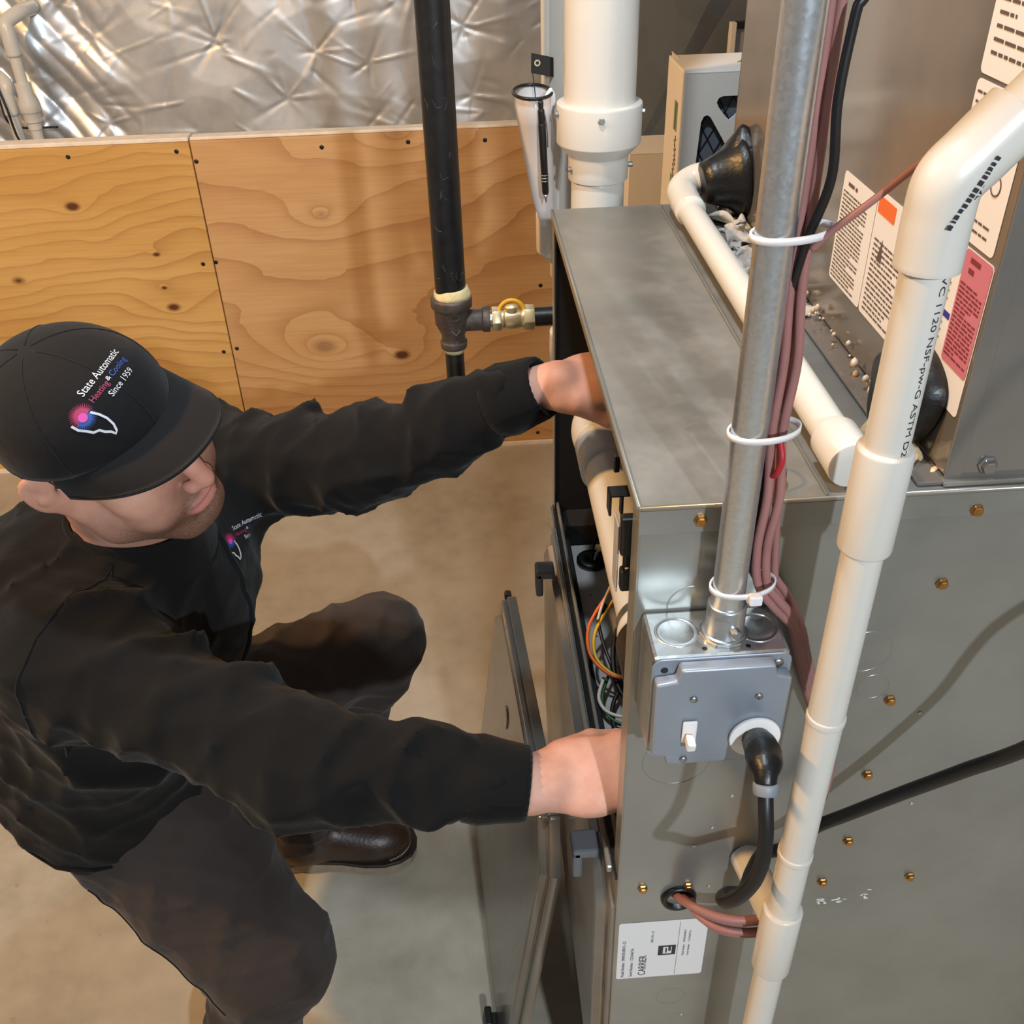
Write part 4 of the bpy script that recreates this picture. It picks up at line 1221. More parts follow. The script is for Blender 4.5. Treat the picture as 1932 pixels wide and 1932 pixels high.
part('sheet', lumpy(g_lathe((.1245, 1.392, 1.418), (.1, 0, 1), [(0, .006), (.012, .009), (.024, .007), (.032, .002)], 12), .006, 9), M['paper'], pp)

for q_ in (pn, pp):
    q_.location = Vector(q_.location) + Vector((-.0054, -.07, .0153))

# white pipes on the foil wall
def wall_pipe(name, label, x, ztop, fit):
    t = thing(name, label, 'pipe', (x, 3.30, 0))
    r = .0165
    part('pipe', g_lathe((x, 3.30, 0), (0, 0, 1), [(0, r), (ztop, r)], 28), M['pvc_bright'], t, auto=40)
    part('elbow', g_tube([(x, 3.30, ztop - .06), (x, 3.30, ztop - .005), (x - .0, 3.31, ztop + .03), (x + (.03 if fit else -.05), 3.36, ztop + .05), (x + (.04 if fit else -.12), 3.44, ztop + .052)], .021, 24, 8), M['pvc_bright'], t, True)
    if fit:
        part('check_valve', bev(g_lathe((x, 3.30, .985), (0, 0, 1), [(0, .020), (.022, .020), (.022, .025), (.050, .026), (.052, .030), (.078, .030), (.10, .023), (.135, .024)], 30), .001, 1, 20), M['pvc_bright'], t, auto=35)
    return t
wall_pipe('wall_pipe', 'white plastic pipe with a bulging check valve on the foil wall', -1.298, 1.255, True)
wall_pipe('wall_pipe', 'plain white plastic pipe with a low elbow on the foil wall', -1.355, 1.09, False)
cable('wall_wire', 'thin black wire looping down behind the plain wall pipe', M['cable_black'], .0035,
      [(-1.372, 3.28, 1.12), (-1.38, 3.30, 1.06), (-1.375, 3.30, 1.01), (-1.352, 3.33, .985), (-1.32, 3.34, .98), (-1.25, 3.36, .975)])
cable('wall_wire', 'thin black wire dropping straight past the plain wall pipe', M['cable_black'], .0035,
      [(-1.365, 3.275, 1.12), (-1.352, 3.265, 1.05), (-1.346, 3.262, .98), (-1.33, 3.262, .90), (-1.33, 3.262, .6)])
# ------------------------------------------------------------------ implicit surfaces for the person
def surfnet(F, org, h):
    """naive surface nets: F<0 inside"""
    S = F < 0
    c = S[:-1, :-1, :-1].astype(np.int8)
    for a in (0, 1):
        for b in (0, 1):
            for d in (0, 1):
                if a or b or d:
                    c = c + S[a:S.shape[0] - 1 + a, b:S.shape[1] - 1 + b, d:S.shape[2] - 1 + d]
    act = (c > 0) & (c < 8)
    idx = -np.ones(act.shape, np.int32)
    I = np.argwhere(act)
    idx[act] = np.arange(len(I))
    acc = np.zeros((len(I), 3))
    cnt = np.zeros(len(I))
    corners = [(a, b, d) for a in (0, 1) for b in (0, 1) for d in (0, 1)]
    vals = {q: F[I[:, 0] + q[0], I[:, 1] + q[1], I[:, 2] + q[2]] for q in corners}
    for q in corners:
        for ax in range(3):
            if q[ax] == 0:
                e = list(q)
                e[ax] = 1
                e = tuple(e)
                a, b = vals[q], vals[e]
                m = (a < 0) != (b < 0)
                t = np.where(m, a / np.where(a - b == 0, 1, a - b), 0)
                p = np.tile(np.array(q, float), (len(I), 1))
                p[:, ax] += t
                acc[m] += p[m]
                cnt[m] += 1
    loc = I + acc / cnt[:, None]
    if isinstance(h, float):
        vert = org + loc * h
    else:
        vert = np.stack([np.interp(loc[:, i], np.arange(len(h[i])), h[i]) for i in range(3)], 1)
    quads = []
    for ax in range(3):
        sl0 = [slice(None)] * 3
        sl1 = [slice(None)] * 3
        sl0[ax] = slice(0, -1)
        sl1[ax] = slice(1, None)
        A, B = S[tuple(sl0)], S[tuple(sl1)]
        E = np.argwhere(A != B)
        o1, o2 = [(1, 2), (2, 0), (0, 1)][ax]
        ok = (E[:, o1] > 0) & (E[:, o2] > 0) & (E[:, o1] < idx.shape[o1]) & (E[:, o2] < idx.shape[o2])
        E = E[ok]
        def cell(d1, d2):
            q = E.copy()
            q[:, o1] -= d1
            q[:, o2] -= d2
            return idx[q[:, 0], q[:, 1], q[:, 2]]
        quad = np.stack([cell(1, 1), cell(0, 1), cell(0, 0), cell(1, 0)], 1)
        flip = ~A[E[:, 0], E[:, 1], E[:, 2]]
        quad[flip] = quad[flip][:, ::-1]
        quads.append(quad)
    Qd = np.concatenate(quads)
    Qd = Qd[(Qd >= 0).all(1)]
    return vert, Qd

class Field:
    def __init__(s, lo, hi, h, axes=None):
        s.h = h
        if axes is not None:
            s.ax = axes
            s.lo = np.array([a[0] for a in axes])
            s.n = np.array([len(a) for a in axes])
            s.F = np.full(s.n, .3, np.float32)
            return
        s.lo = np.array(lo, float)
        n = np.ceil((np.array(hi) - s.lo) / h).astype(int) + 1
        s.n = n
        s.F = np.full(n, .3, np.float32)
        s.ax = [s.lo[i] + np.arange(n[i]) * h for i in range(3)]
    def op(s, fn, lo, hi, k=.01, mode='u', pad=.03):
        pad = max(pad, k * 1.2)
        a = np.array([np.searchsorted(s.ax[i], lo[i] - pad) for i in range(3)])
        b = np.array([np.searchsorted(s.ax[i], hi[i] + pad) for i in range(3)])
        if (b <= a).any():
            return
        G = np.stack(np.meshgrid(*[s.ax[i][a[i]:b[i]] for i in range(3)], indexing='ij'), -1)
        d = fn(G)
        sl = tuple(slice(a[i], b[i]) for i in range(3))
        f = s.F[sl]
        if mode == 'u':
            hh = np.clip(.5 + .5 * (d - f) / k, 0, 1)
            r = d * (1 - hh) + f * hh - k * hh * (1 - hh)
        else:      # subtract
            hh = np.clip(.5 - .5 * (d + f) / k, 0, 1)
            r = f * (1 - hh) - d * hh + k * hh * (1 - hh)
        s.F[sl] = r
    def cone(s, p, q, r0, r1, k=.01, mode='u', fold=None):
        p, q = np.array(p, float), np.array(q, float)
        ab = q - p
        L2 = ab @ ab
        L = math.sqrt(L2)
        ax = ab / L
        u = np.cross(ax, [0, 0, 1.0])
        u = u / np.linalg.norm(u) if np.linalg.norm(u) > 1e-3 else np.array([1.0, 0, 0])
        w = np.cross(ax, u)
        def fn(G):
            d = G - p
            t = np.clip(d @ ab / L2, 0, 1)
            v = d - t[..., None] * ab
            r = r0 + (r1 - r0) * t
            dist = np.sqrt((v ** 2).sum(-1)) - r
            if fold is not None:
                th = np.arctan2(v @ w, v @ u)
                dist = dist - fold(t * L, th)
            return dist
        R = max(r0, r1) + .015
        s.op(fn, np.minimum(p, q) - R, np.maximum(p, q) + R, k, mode)
    def chain(s, pts, rad, k=.01, folds=None):
        for i in range(len(pts) - 1):
            s.cone(pts[i], pts[i + 1], rad[i], rad[i + 1], k, 'u', folds[i] if folds else None)
    def ell(s, c, r, axes=None, k=.01, mode='u'):
        c, r = np.array(c, float), np.array(r, float)
        A = np.eye(3) if axes is None else np.array(axes)      # rows: local axes
        def fn(G):
            l = (G - c) @ A.T
            k0 = np.sqrt(((l / r) ** 2).sum(-1))
            k1 = np.sqrt(((l / r ** 2) ** 2).sum(-1)) + 1e-9
            return k0 * (k0 - 1) / k1
        R = np.sqrt(((A.T * r) ** 2).sum(1))
        s.op(fn, c - R, c + R, k, mode)
    def mesh(s):
        return surfnet(s.F, s.lo, s.h if s.h else s.ax)

def relax(v, q, it=2, lam=.5):
    e = np.concatenate([q[:, [0, 1]], q[:, [1, 2]], q[:, [2, 3]], q[:, [3, 0]]])
    for _ in range(it):
        acc = np.zeros_like(v)
        c = np.zeros(len(v))
        np.add.at(acc, e[:, 0], v[e[:, 1]])
        np.add.at(acc, e[:, 1], v[e[:, 0]])
        np.add.at(c, e[:, 0], 1)
        np.add.at(c, e[:, 1], 1)
        v = v + lam * (acc / c[:, None] - v)
    return v

def np_mesh(name, v, q, mats, parent=None, midx=None):
    me = bpy.data.meshes.new(name)
    me.vertices.add(len(v))
    me.vertices.foreach_set('co', v.astype(np.float32).ravel())
    me.loops.add(q.size)
    me.loops.foreach_set('vertex_index', q.astype(np.int32).ravel())
    me.polygons.add(len(q))
    me.polygons.foreach_set('loop_start', np.arange(0, q.size, q.shape[1], dtype=np.int32))
    me.polygons.foreach_set('loop_total', np.full(len(q), q.shape[1], np.int32))
    for m in mats:
        me.materials.append(m)
    if midx is not None:
        me.polygons.foreach_set('material_index', midx.astype(np.int32))
    me.update(calc_edges=True)
    me.validate()
    return link(name, me, parent, True)

def joinq(*ms):
    v, q, n = [], [], 0
    for a, b in ms:
        v.append(a)
        q.append(b + n)
        n += len(a)
    return np.concatenate(v), np.concatenate(q)

# ------------------------------------------------------------------ person
person = thing('person', 'person in black jacket, dark trousers and cap, crouching with both hands inside the furnace', 'person', (-.45, 1.0, 0))

# joints
hipR, hipL = np.array([-.488, .900, .640]), np.array([-.510, 1.085, .605])
kneR, kneL = np.array([-.336, .826, .412]), np.array([-.185, 1.325, .555])
ankR, ankL = np.array([-.430, .760, .090]), np.array([-.390, 1.290, .100])
shR, shL = np.array([-.430, .785, 1.045]), np.array([-.335, 1.130, 1.050])
elR, elL = np.array([-.182, .655, 1.008]), np.array([-.126, 1.030, 1.128])
wrR, wrL = np.array([.046, .635, .976]), np.array([.087, .955, 1.243])
neck = np.array([-.385, .935, 1.105])

# head frame from its facing direction
hF = np.array([.895, -.435, -.050])
hU = np.array([-.09, -.343, .932])
hU = hU - hF * (hU @ hF) / (hF @ hF)
hF /= np.linalg.norm(hF)
hU /= np.linalg.norm(hU)
hL = np.cross(hU, hF)
hC = np.array([-.346, .826, 1.283])
HA = np.array([hF, hL, hU])
HS = .91                       # head scale
def hp(x, y, z):
    return hC + (hF * x + hL * y + hU * z) * HS

def finger(F, base, dirs, lens, rads):
    p = np.array(base, float)
    for d, l, r0, r1 in zip(dirs, lens, rads[:-1], rads[1:]):
        d = np.array(d, float)
        d /= np.linalg.norm(d)
        F.cone(p, p + d * l, r0, r1, .004)
        p = p + d * l

def rotv(v, axis, a):
    return np.array(Matrix.Rotation(a, 3, Vector(axis)) @ Vector(v))

def hand(F, wr, fdir, pnorm, side, curl):
    """palm from the wrist along fdir; pnorm = direction the palm faces; side = thumb side sign"""
    f = np.array(fdir, float)
    f /= np.linalg.norm(f)
    n = np.array(pnorm, float)
    n = n - f * (n @ f)
    n /= np.linalg.norm(n)
    s = np.cross(f, n) * side          # towards the thumb
    pc = wr + f * .052
    F.ell(pc, (.050, .040, .0155), (f, s, n), .012)
    F.ell(wr + f * .030 + s * .022 + n * .006, (.034, .016, .015), (f, s, n), .010)
    F.ell(wr + f * .082, (.014, .041, .013), (f, s, n), .008)
    for off, L, r in ((.030, .040, .0092), (.010, .045, .0095), (-.011, .041, .0090), (-.030, .033, .0080)):
        b = wr + f * .088 + s * off - n * .001
        d = f.copy()
        ds = []
        for c in curl:
            d = rotv(d, np.cross(f, n), c)
            ds.append(d)
        finger(F, b, ds, (L, L * .62, L * .48), (r, r * .93, r * .88, r * .78))
    tb = wr + f * .026 + s * .028 + n * .004
    d0 = f * .88 + s * .30 + n * .42
    d1 = f * .88 + s * .02 + n * .45
    finger(F, tb, (d0, d1, f * .8 - s * .05 + n * .5), (.040, .033, .026), (.0135, .0112, .0102, .0085))

# --- visible skin: head at fine resolution
def axis(*segs):
    """(start, step) pairs then an end value: grid that is finer where skin shows"""
    out = []
    for i in range(len(segs) - 1):
        a, h = segs[i]
        b = segs[i + 1][0]
        out.append(np.linspace(a, b, max(2, int(round((b - a) / h))), endpoint=False))
    out.append(np.array([segs[-1][0]]))
    return np.concatenate(out)
Hd = Field(None, None, None, [axis((-.80, .009), (-.47, .0025), (-.19, .008), (.02, .0028), (.265,)),
                              axis((.53, .0032), (.68, .0025), (.96, .0032), (1.07, .009), (1.48,)),
                              axis((.0, .009), (.90, .0034), (1.13, .0025), (1.42,))])
def he(c, r, k=.012, mode='u', ax=None):
    Hd.ell(hp(*c), np.array(r) * HS, HA if ax is None else ax, k * HS, mode)
def hc(a, b, r0, r1, k=.012, mode='u'):
    Hd.cone(hp(*a), hp(*b), r0 * HS, r1 * HS, k * HS, mode)
he((-.012, 0, .036), (.098, .077, .078))
he((.030, 0, .020), (.062, .066, .075), .02)
he((.040, 0, -.030), (.050, .056, .066), .02)
for s in (-1, 1):
    hc((-.012, s * .060, -.038), (.020, s * .053, -.074), .020, .020, .022)
    hc((.020, s * .053, -.074), (.072, s * .022, -.098), .019, .018, .022)
    he((.060, s * .042, -.022), (.030, .026, .026), .02)
    he((.062, s * .038, -.055), (.026, .022, .028), .02)
he((.078, 0, -.098), (.022, .027, .018), .018)
he((.082, 0, -.064), (.016, .032, .022), .014)
he((.086, 0, .034), (.014, .050, .012), .014)
for s in (-1, 1):
    he((.099, s * .032, .010), (.014, .017, .011), .010, 's')
    he((.082, s * .032, .009), (.0125, .0125, .0125), .003)
hc((.088, 0, .024), (.106, 0, -.012), .0085, .0092, .012)
hc((.106, 0, -.012), (.1135, 0, -.030), .0095, .0112, .008)
for s in (-1, 1):
    he((.103, s * .0125, -.035), (.0105, .0070, .0075), .005)
    he((.1065, s * .0062, -.0425), (.0045, .0030, .0030), .002, 's')
he((.097, 0, -.0605), (.0085, .023, .0050), .005)
he((.0955, 0, -.0735), (.0090, .020, .0062), .005)
he((.1035, 0, -.0665), (.0060, .026, .0014), .002, 's')
he((.094, 0, -.0835), (.008, .016, .0028), .006, 's')
hc((.100, 0, -.044), (.1015, 0, -.054), .0028, .0030, .004, 's')
# ears
for s in (-1, 1):
    eA = np.array([rotv(hF, hU, s * -.50), rotv(hL, hU, s * -.50), hU])
    he((-.020, s * .0835, -.004), (.018, .0070, .029), .006, 'u', eA)
    he((-.010, s * .074, -.024), (.012, .008, .016), .006, 'u', eA)
    he((-.017, s * .0925, .000), (.012, .0055, .022), .003, 's', eA)
    he((-.016, s * .0860, -.008), (.006, .0050, .008), .003, 'u', eA)
# neck
Hd.cone(hp(-.028, 0, -.040), neck + np.array([.0, .0, .015]), .056, .060, .02)
# hands and forearms
HRf = np.array([.97, .06, .06])
Hd.cone(elR + (wrR - elR) * .40, wrR + HRf * .01, .036, .0255, .01)
Hd.ell(wrR - HRf * .01, (.03, .031, .021), None, .01)
hand(Hd, wrR, HRf, np.array([.10, .45, -.85]), 1, (.35, .75, .55))
HLf = np.array([.95, .12, .0])
Hd.cone(elL + (wrL - elL) * .40, wrL + HLf * .01, .034, .0250, .01)
hand(Hd, wrL, HLf, np.array([.05, .30, -.93]), -1, (.35, .75, .55))
# rest of the body under the clothes
Hd.chain([hipR, kneR, ankR], [.070, .048, .036], .03)
Hd.chain([hipL, kneL, ankL], [.070, .048, .036], .03)
Hd.cone(hipR, hipL, .085, .085, .04)
mid = (hipR + hipL) / 2
Hd.cone(mid + [0, 0, .03], neck + [-.02, 0, -.12], .10, .10, .05)
Hd.cone(shR, shL, .055, .055, .05)
Hd.cone(neck + [-.02, 0, -.1], neck, .06, .052, .03)
Hd.chain([shR, elR, elR + (wrR - elR) * .5], [.045, .036, .034], .02)
Hd.chain([shL, elL, elL + (wrL - elL) * .5], [.045, .036, .033], .02)
hv, hq = Hd.mesh()
hv = relax(hv, hq, 2, .4)
del Hd

def skin_mat():
    m = mat('skin', (206, 158, 138), 0.48)
    t = NT(m)
    t.b.inputs['Subsurface Weight'].default_value = .12
    t.b.inputs['Subsurface Radius'].default_value = (.010, .004, .002)
    t.b.inputs['Subsurface Scale'].default_value = .5
    o = t.obj()
    # head-space coordinates
    def dotp(ax):
        s = t.n('ShaderNodeVectorMath', operation='SUBTRACT')  # head space
        t.put(s.inputs[0], o)
        s.inputs[1].default_value = tuple(hC)
        d = t.n('ShaderNodeVectorMath', operation='DOT_PRODUCT')
        t.put(d.inputs[0], s.outputs[0])
        d.inputs[1].default_value = tuple(np.array(ax) / HS)
        return d.outputs['Value']
    a, b, c = dotp(hF), dotp(hL), dotp(hU)
    n = t.noise(o, 26, 4, .6)
    col = t.ramp(n, [(.3, lin(184, 130, 110)), (.7, lin(204, 156, 136))])
    def blob(cx, cy, cz, rx, ry, rz, edge=.5):
        q = None
        for v_, c0, r in ((a, cx, rx), (b, cy, ry), (c, cz, rz)):
            d = t.m('DIVIDE', t.m('SUBTRACT', v_, c0), r)
            d = t.m('MULTIPLY', d, d)
            q = d if q is None else t.m('ADD', q, d)
        mr = t.n('ShaderNodeMapRange')
        t.put(mr.inputs[0], q)
        mr.inputs[1].default_value = 1.0 + edge
        mr.inputs[2].default_value = 1.0 - edge
        return mr.outputs[0]
    # lips, nose and cheeks redder
    lips = blob(.100, 0, -.067, .016, .027, .0105, .35)
    nose = blob(.112, 0, -.022, .018, .016, .028, .9)
    col = t.mix(t.m('MULTIPLY', nose, .35), col, lin(206, 130, 118))
    # beard stubble on the jaw, chin and lip
    jaw = t.m('MULTIPLY', blob(.045, 0, -.082, .090, .088, .056, .55), t.m('SUBTRACT', 1.0, lips))
    cheek = blob(.07, -.055, -.030, .045, .035, .032, .6)
    jaw = t.m('MULTIPLY', jaw, t.m('SUBTRACT', 1.0, t.m('MULTIPLY', cheek, .8)))
    st = t.noise(o, 900, 2, .5)
    jaw = t.m('MULTIPLY', jaw, t.m('MULTIPLY_ADD', st, 1.0, .35))
    col = t.mix(t.m('MULTIPLY', jaw, 1.0), col, lin(92, 66, 46))
    col = t.mix(t.m('MULTIPLY', lips, .6), col, lin(178, 100, 98))
    # hair above the ears at the back
    hair = t.m('MULTIPLY', t.m('GREATER_THAN', c, .004), t.m('LESS_THAN', a, .015))
    t.put(t.b.inputs['Roughness'], t.m('MULTIPLY_ADD', st, .2, .5))
    t.col(col)
    t.bump(t.noise(o, 420, 3, .6), .12, .0008)
    return m
M['skin'] = skin_mat()
body = np_mesh('body', hv, hq, [M['skin']], person)

# hair fringe at the nape and sideburn, below the cap
M['hair'] = mat('short_brown_hair', (58, 42, 30), .7, var=.3, vscale=300, bump=.8, bscale=500)
Fh = Field(hC - .14, hC + .14, .0035)
Fh.ell(hp(-.030, 0, .022), (.086 * HS, .0790 * HS, .070 * HS), HA, .01)
Fh.ell(hp(.105, 0, .0), (.095 * HS, .2, .2), HA, .004, 's')
Fh.ell(hp(-.02, 0, .125), (.2, .2, .085 * HS), HA, .004, 's')
a_, b_ = Fh.mesh()
np_mesh('hair', a_, b_, [M['hair']], person)

# --- jacket
def cloth_mat(name, rgb, rough, sheen, sc):
    m = mat(name, rgb, rough, sheen=sheen, var=.14, vscale=9, spec=.18)
    t = NT(m)
    o = t.obj()
    n = t.noise(o, sc, 3, .6)
    n2 = t.noise(o, 22, 3, .55)
    t.b.inputs['Sheen Roughness'].default_value = .5
    t.bump(t.m('ADD', t.m('MULTIPLY', n, .10), n2), .40, .006)
    return m
M['jacket'] = cloth_mat('black_fleece', (16, 15, 15), .9, .05, 600)
M['rib'] = cloth_mat('black_rib_knit', (15, 15, 16), .95, .05, 900)
M['trouser'] = cloth_mat('dark_grey_twill', (58, 50, 47), .85, .08, 700)
M['capcloth'] = cloth_mat('black_cap_cotton', (19, 19, 21), .85, .06, 1200)
M['brim'] = M['capcloth']

def ridge(x):
    return 1 - np.abs(np.sin(x))
def sleeve_fold(seed, amp, freq, tw):
    r = np.random.default_rng(seed)
    p = r.uniform(0, 6, 4)
    def fn(t, th):
        a = ridge(t * freq + tw * np.cos(th + p[0]) + p[1] + .5 * np.sin(th * 2 + p[2])) ** 2
        b = ridge(t * freq * .57 - tw * 1.4 * np.cos(th + p[3]) + p[2]) ** 2
        win = .35 + .65 * np.clip(.5 + .9 * np.cos(th + p[0] * .5 + t * 6), 0, 1)
        return amp * ((a + .7 * b) * win - .55)
    return fn
J = Field((-.90, .50, .44), (.10, 1.34, 1.33), .0058)
sf = sleeve_fold
J.cone([-.520, .905, .715], [-.435, .845, .985], .112, .105, .05, fold=sf(21, .018, 24, 1.6))
J.cone([-.515, 1.055, .695], [-.375, 1.060, .990], .108, .100, .05, fold=sf(22, .016, 24, 1.4))
J.cone([-.510, .975, .720], [-.400, .955, .960], .130, .118, .06, fold=sf(23, .007, 20, 1.2))
J.cone(shR, shL, .074, .070, .05)
# back and folded hood behind the head
J.cone([-.590, .935, .805], [-.540, .925, 1.000], .110, .108, .06, fold=sf(24, .012, 20, 1.2))
J.cone([-.500, .855, 1.045], [-.470, 1.015, 1.060], .075, .070, .05, fold=sf(25, .012, 26, 1.0))
J.cone(neck + [-.035, .005, -.055], neck + [-.01, 0, -.015], .085, .068, .045)
# right sleeve (nearest the camera): fuller upper arm, bunched elbow
eR1 = elR + (wrR - elR) * .50
eR2 = wrR - (wrR - elR) / np.linalg.norm(wrR - elR) * .060
J.cone(shR, elR, .079, .061, .035, fold=sf(31, .018, 40, 1.9))
J.cone(elR, eR1, .060, .050, .03, fold=sf(32, .013, 46, 1.5))
J.cone(eR1, eR2, .050, .042, .02, fold=sf(33, .007, 60, .9))
eL1 = elL + (wrL - elL) * .50
eL2 = wrL - (wrL - elL) / np.linalg.norm(wrL - elL) * .056
J.cone(shL, elL + [0, 0, -.010], .078, .062, .035, fold=sf(41, .016, 44, 1.8))
J.cone(elL + [0, 0, -.012], eL1 + [0, 0, -.012], .060, .054, .03, fold=sf(42, .013, 46, 1.4))
J.cone(eL1, eL2, .048, .040, .02, fold=sf(43, .006, 60, .9))
# hem bunching round the hips
J.cone([-.512, .905, .712], [-.500, 1.075, .690], .112, .112, .03, fold=sf(51, .010, 30, 1.0))
# chest hollow between the arms and cut at neckline and hem plane
def neckcut(G):
    d = G - (neck + np.array([.008, -.006, .060]))
    return np.sqrt((d ** 2).sum(-1)) - .068
J.op(neckcut, neck - .06, neck + .16, .012, 's')
# loose cloth: sharp-crested wrinkles running obliquely over everything
GX, GY, GZ = np.meshgrid(*[a.astype(np.float32) for a in J.ax], indexing='ij')
for kx, ky, kz, ph, amp in ((44, 30, 56, .3, .0050), (-30, 46, 44, 1.7, .0046), (58, -20, -38, 2.9, .0050), (18, 40, -60, .9, .0038)):
    w1 = np.sin(GX * 17 + GZ * 13 + ph) * 1.5
    J.F -= amp * (np.clip(1 - np.abs(np.sin((GX * kx + GY * ky + GZ * kz) * .5 + w1 + ph)), 0, 1) ** 3 - .2)
del GX, GY, GZ
jv, jq = J.mesh()
jv = relax(jv, jq, 2, .5)
jac = np_mesh('jacket', jv, jq, [M['jacket']], person)
jb_tree = BVHTree.FromPolygons([Vector(p) for p in jv], [tuple(int(i) for i in f) for f in jq])

def drape(pts, out, off=.0012, d=None, reach=.2):
    """drop polyline points on to the jacket along direction d"""
    res = []
    for p in pts:
        p = Vector(p)
        dd = Vector(d).normalized()
        hit = jb_tree.ray_cast(p - dd * reach, dd)
        if hit[0] is not None:
            res.append(hit[0] + hit[1].normalized() * off)
    return res

# ribbed cuffs
def g_cuff(p0, p1, r0, r1, nr=56, rows=7):
    p0, p1 = Vector(p0), Vector(p1)
    u, w, d = frame_of(p1 - p0)
    L = (p1 - p0).length
    v, f = [], []
    prof = [(-.004, r0 - .006), (0, r0), (.25 * L, r0 + .002), (.6 * L, r0 * .55 + r1 * .45), (.9 * L, r1), (L, r1 - .002), (L - .002, r1 - .0055), (.5 * L, r1 - .006)]
    for s, r in prof:
        for i in range(nr):
            a = 2 * math.pi * i / nr
            rr_ = r + (.0008 if i % 2 else -.0008)
            v.append(tuple(p0 + d * s + (u * math.cos(a) + w * math.sin(a)) * rr_))
    for k in range(len(prof) - 1):
        for i in range(nr):
            j = (i + 1) % nr
            f.append((k * nr + i, k * nr + j, (k + 1) * nr + j, (k + 1) * nr + i))
    return v, f
dR, dL = (wrR - elR) / np.linalg.norm(wrR - elR), (wrL - elL) / np.linalg.norm(wrL - elL)
sub('cuff', g_cuff(wrR - dR * .072, wrR - dR * .010, .0410, .0365), M['rib'], jac, True)
sub('cuff', g_cuff(wrL - dL * .068, wrL - dL * .006, .0390, .0350), M['rib'], jac, True)
# collar: standing band round the neck
cn_ = []
ncol = 64
cz = Vector((.10, -.22, 1)).normalized()
cu_, cw_, _ = frame_of(cz)
v, f = [], []
cc = Vector(neck) + Vector((.006, -.008, -.001))
prof = [(-.03, .082), (-.005, .0775), (.016, .073), (.034, .0715), (.040, .0690), (.036, .0655), (.010, .066), (-.02, .07)]
for s, r in prof:
    for i in range(ncol):
        a = 2 * math.pi * i / ncol
        wv = 1 + .03 * math.sin(3 * a + s * 40)
        v.append(tuple(cc + cz * (s + .004 * math.sin(2 * a + 1)) + (cu_ * math.cos(a) + cw_ * math.sin(a)) * r * wv))
for k in range(len(prof) - 1):
    for i in range(ncol):
        j = (i + 1) % ncol
        f.append((k * ncol + i, k * ncol + j, (k + 1) * ncol + j, (k + 1) * ncol + i))
sub('collar', (v, f), M['jacket'], jac, True)
# zip and seams draped on the surface
view = (.55, .55, -.63)
fd = (-.93, .25, .10)
zp = drape([np.array([-.20, .93, 1.06]) + (np.array([-.36, .96, .60]) - np.array([-.20, .93, 1.06])) * t for t in np.linspace(0, 1, 30)], 0, .001, fd, .35)
if len(zp) > 4:
    sub('zip', g_tube(zp, .0042, 6, 2), M['rib'], jac, True)
def seam(pts, d, r=.0016):
    q = drape(pts, 0, .0002, d, .25)
    if len(q) > 4:
        sub('seam', g_tube(q, r, 6, 2), M['rib'], jac, True)
ang = np.linspace(-.4, 3.4, 40)
sR = shR + np.array([.012, -.004, -.01])
axR = (elR - shR) / np.linalg.norm(elR - shR)
uR, wR_, _ = frame_of(axR)
for c0, ax_, dirn in ((sR, axR, None),):
    pts = []
    for a in np.linspace(0, 2 * math.pi, 60):
        o_ = Vector(uR) * math.cos(a) + Vector(wR_) * math.sin(a)
        hit = jb_tree.ray_cast(Vector(c0) + o_ * .22, -o_)
        if hit[0] is not None and .22 - hit[3] < .098 and hit[3] < .21:
            pts.append(hit[0])
    if len(pts) > 8:
        sub('seam', g_tube(pts, .0016, 6, 2), M['rib'], jac, True)
# hem rib at the waist
v, f = [], []
hz = Vector((.12, .02, 1)).normalized()
hu_, hw_, _ = frame_of(hz)
pts = []
for i in range(72):
    a = 2 * math.pi * i / 72
    o_ = hu_ * math.cos(a) + hw_ * math.sin(a)
    c0 = Vector((-.505, .985, .668))
    hit = jb_tree.ray_cast(c0 + o_ * .4, -o_)
    pts.append(hit[0] + o_ * .001 if hit[0] is not None else c0 + o_ * .15)
sub('hem_band', g_tube(pts + [pts[0]], .0035, 8, 1), M['rib'], jac, True)

# --- trousers
T = Field((-.80, .66, .02), (-.02, 1.50, .76), .006)
sR_, sL_ = sleeve_fold(61, .010, 26, 1.6), sleeve_fold(62, .009, 30, 1.5)
T.cone(hipR + [.008, .005, -.005], kneR + [.0, 0, .005], .108, .094, .05, fold=sleeve_fold(61, .008, 24, 1.6))
T.cone(kneR + [.0, 0, -.005], kneR * .45 + ankR * .55, .080, .070, .03, fold=sleeve_fold(63, .009, 34, 1.2))
T.cone(kneR * .45 + ankR * .55, ankR + [0, 0, -.02], .070, .064, .02, fold=sleeve_fold(64, .008, 46, 1.0))
T.cone(hipL + [0, 0, -.01], kneL, .112, .081, .05, fold=sleeve_fold(65, .010, 30, 1.5))
T.cone(kneL, kneL * .45 + ankL * .55, .080, .068, .03, fold=sleeve_fold(66, .008, 34, 1.2))
T.cone(kneL * .45 + ankL * .55, ankL + [0, 0, .0], .068, .063, .02, fold=sleeve_fold(67, .007, 40, 1.0))
T.cone(hipR + [.01, .02, .01], hipL, .100, .104, .05)
GX, GY, GZ = np.meshgrid(*[a.astype(np.float32) for a in T.ax], indexing='ij')
for kx, ky, kz, ph, amp in ((50, 20, 62, .4, .0045), (-44, 36, 48, 2.0, .0040), (30, -60, 30, 1.1, .0035)):
    w1 = np.sin(GX * 15 + GZ * 19 + ph) * 1.6
    T.F -= amp * (np.clip(1 - np.abs(np.sin((GX * kx + GY * ky + GZ * kz) * .5 + w1 + ph)), 0, 1) ** 3 - .2)
del GX, GY, GZ
tv, tq = T.mesh()
tv = relax(tv, tq, 1, .4)
tro = np_mesh('trousers', tv, tq, [M['trouser']], person)
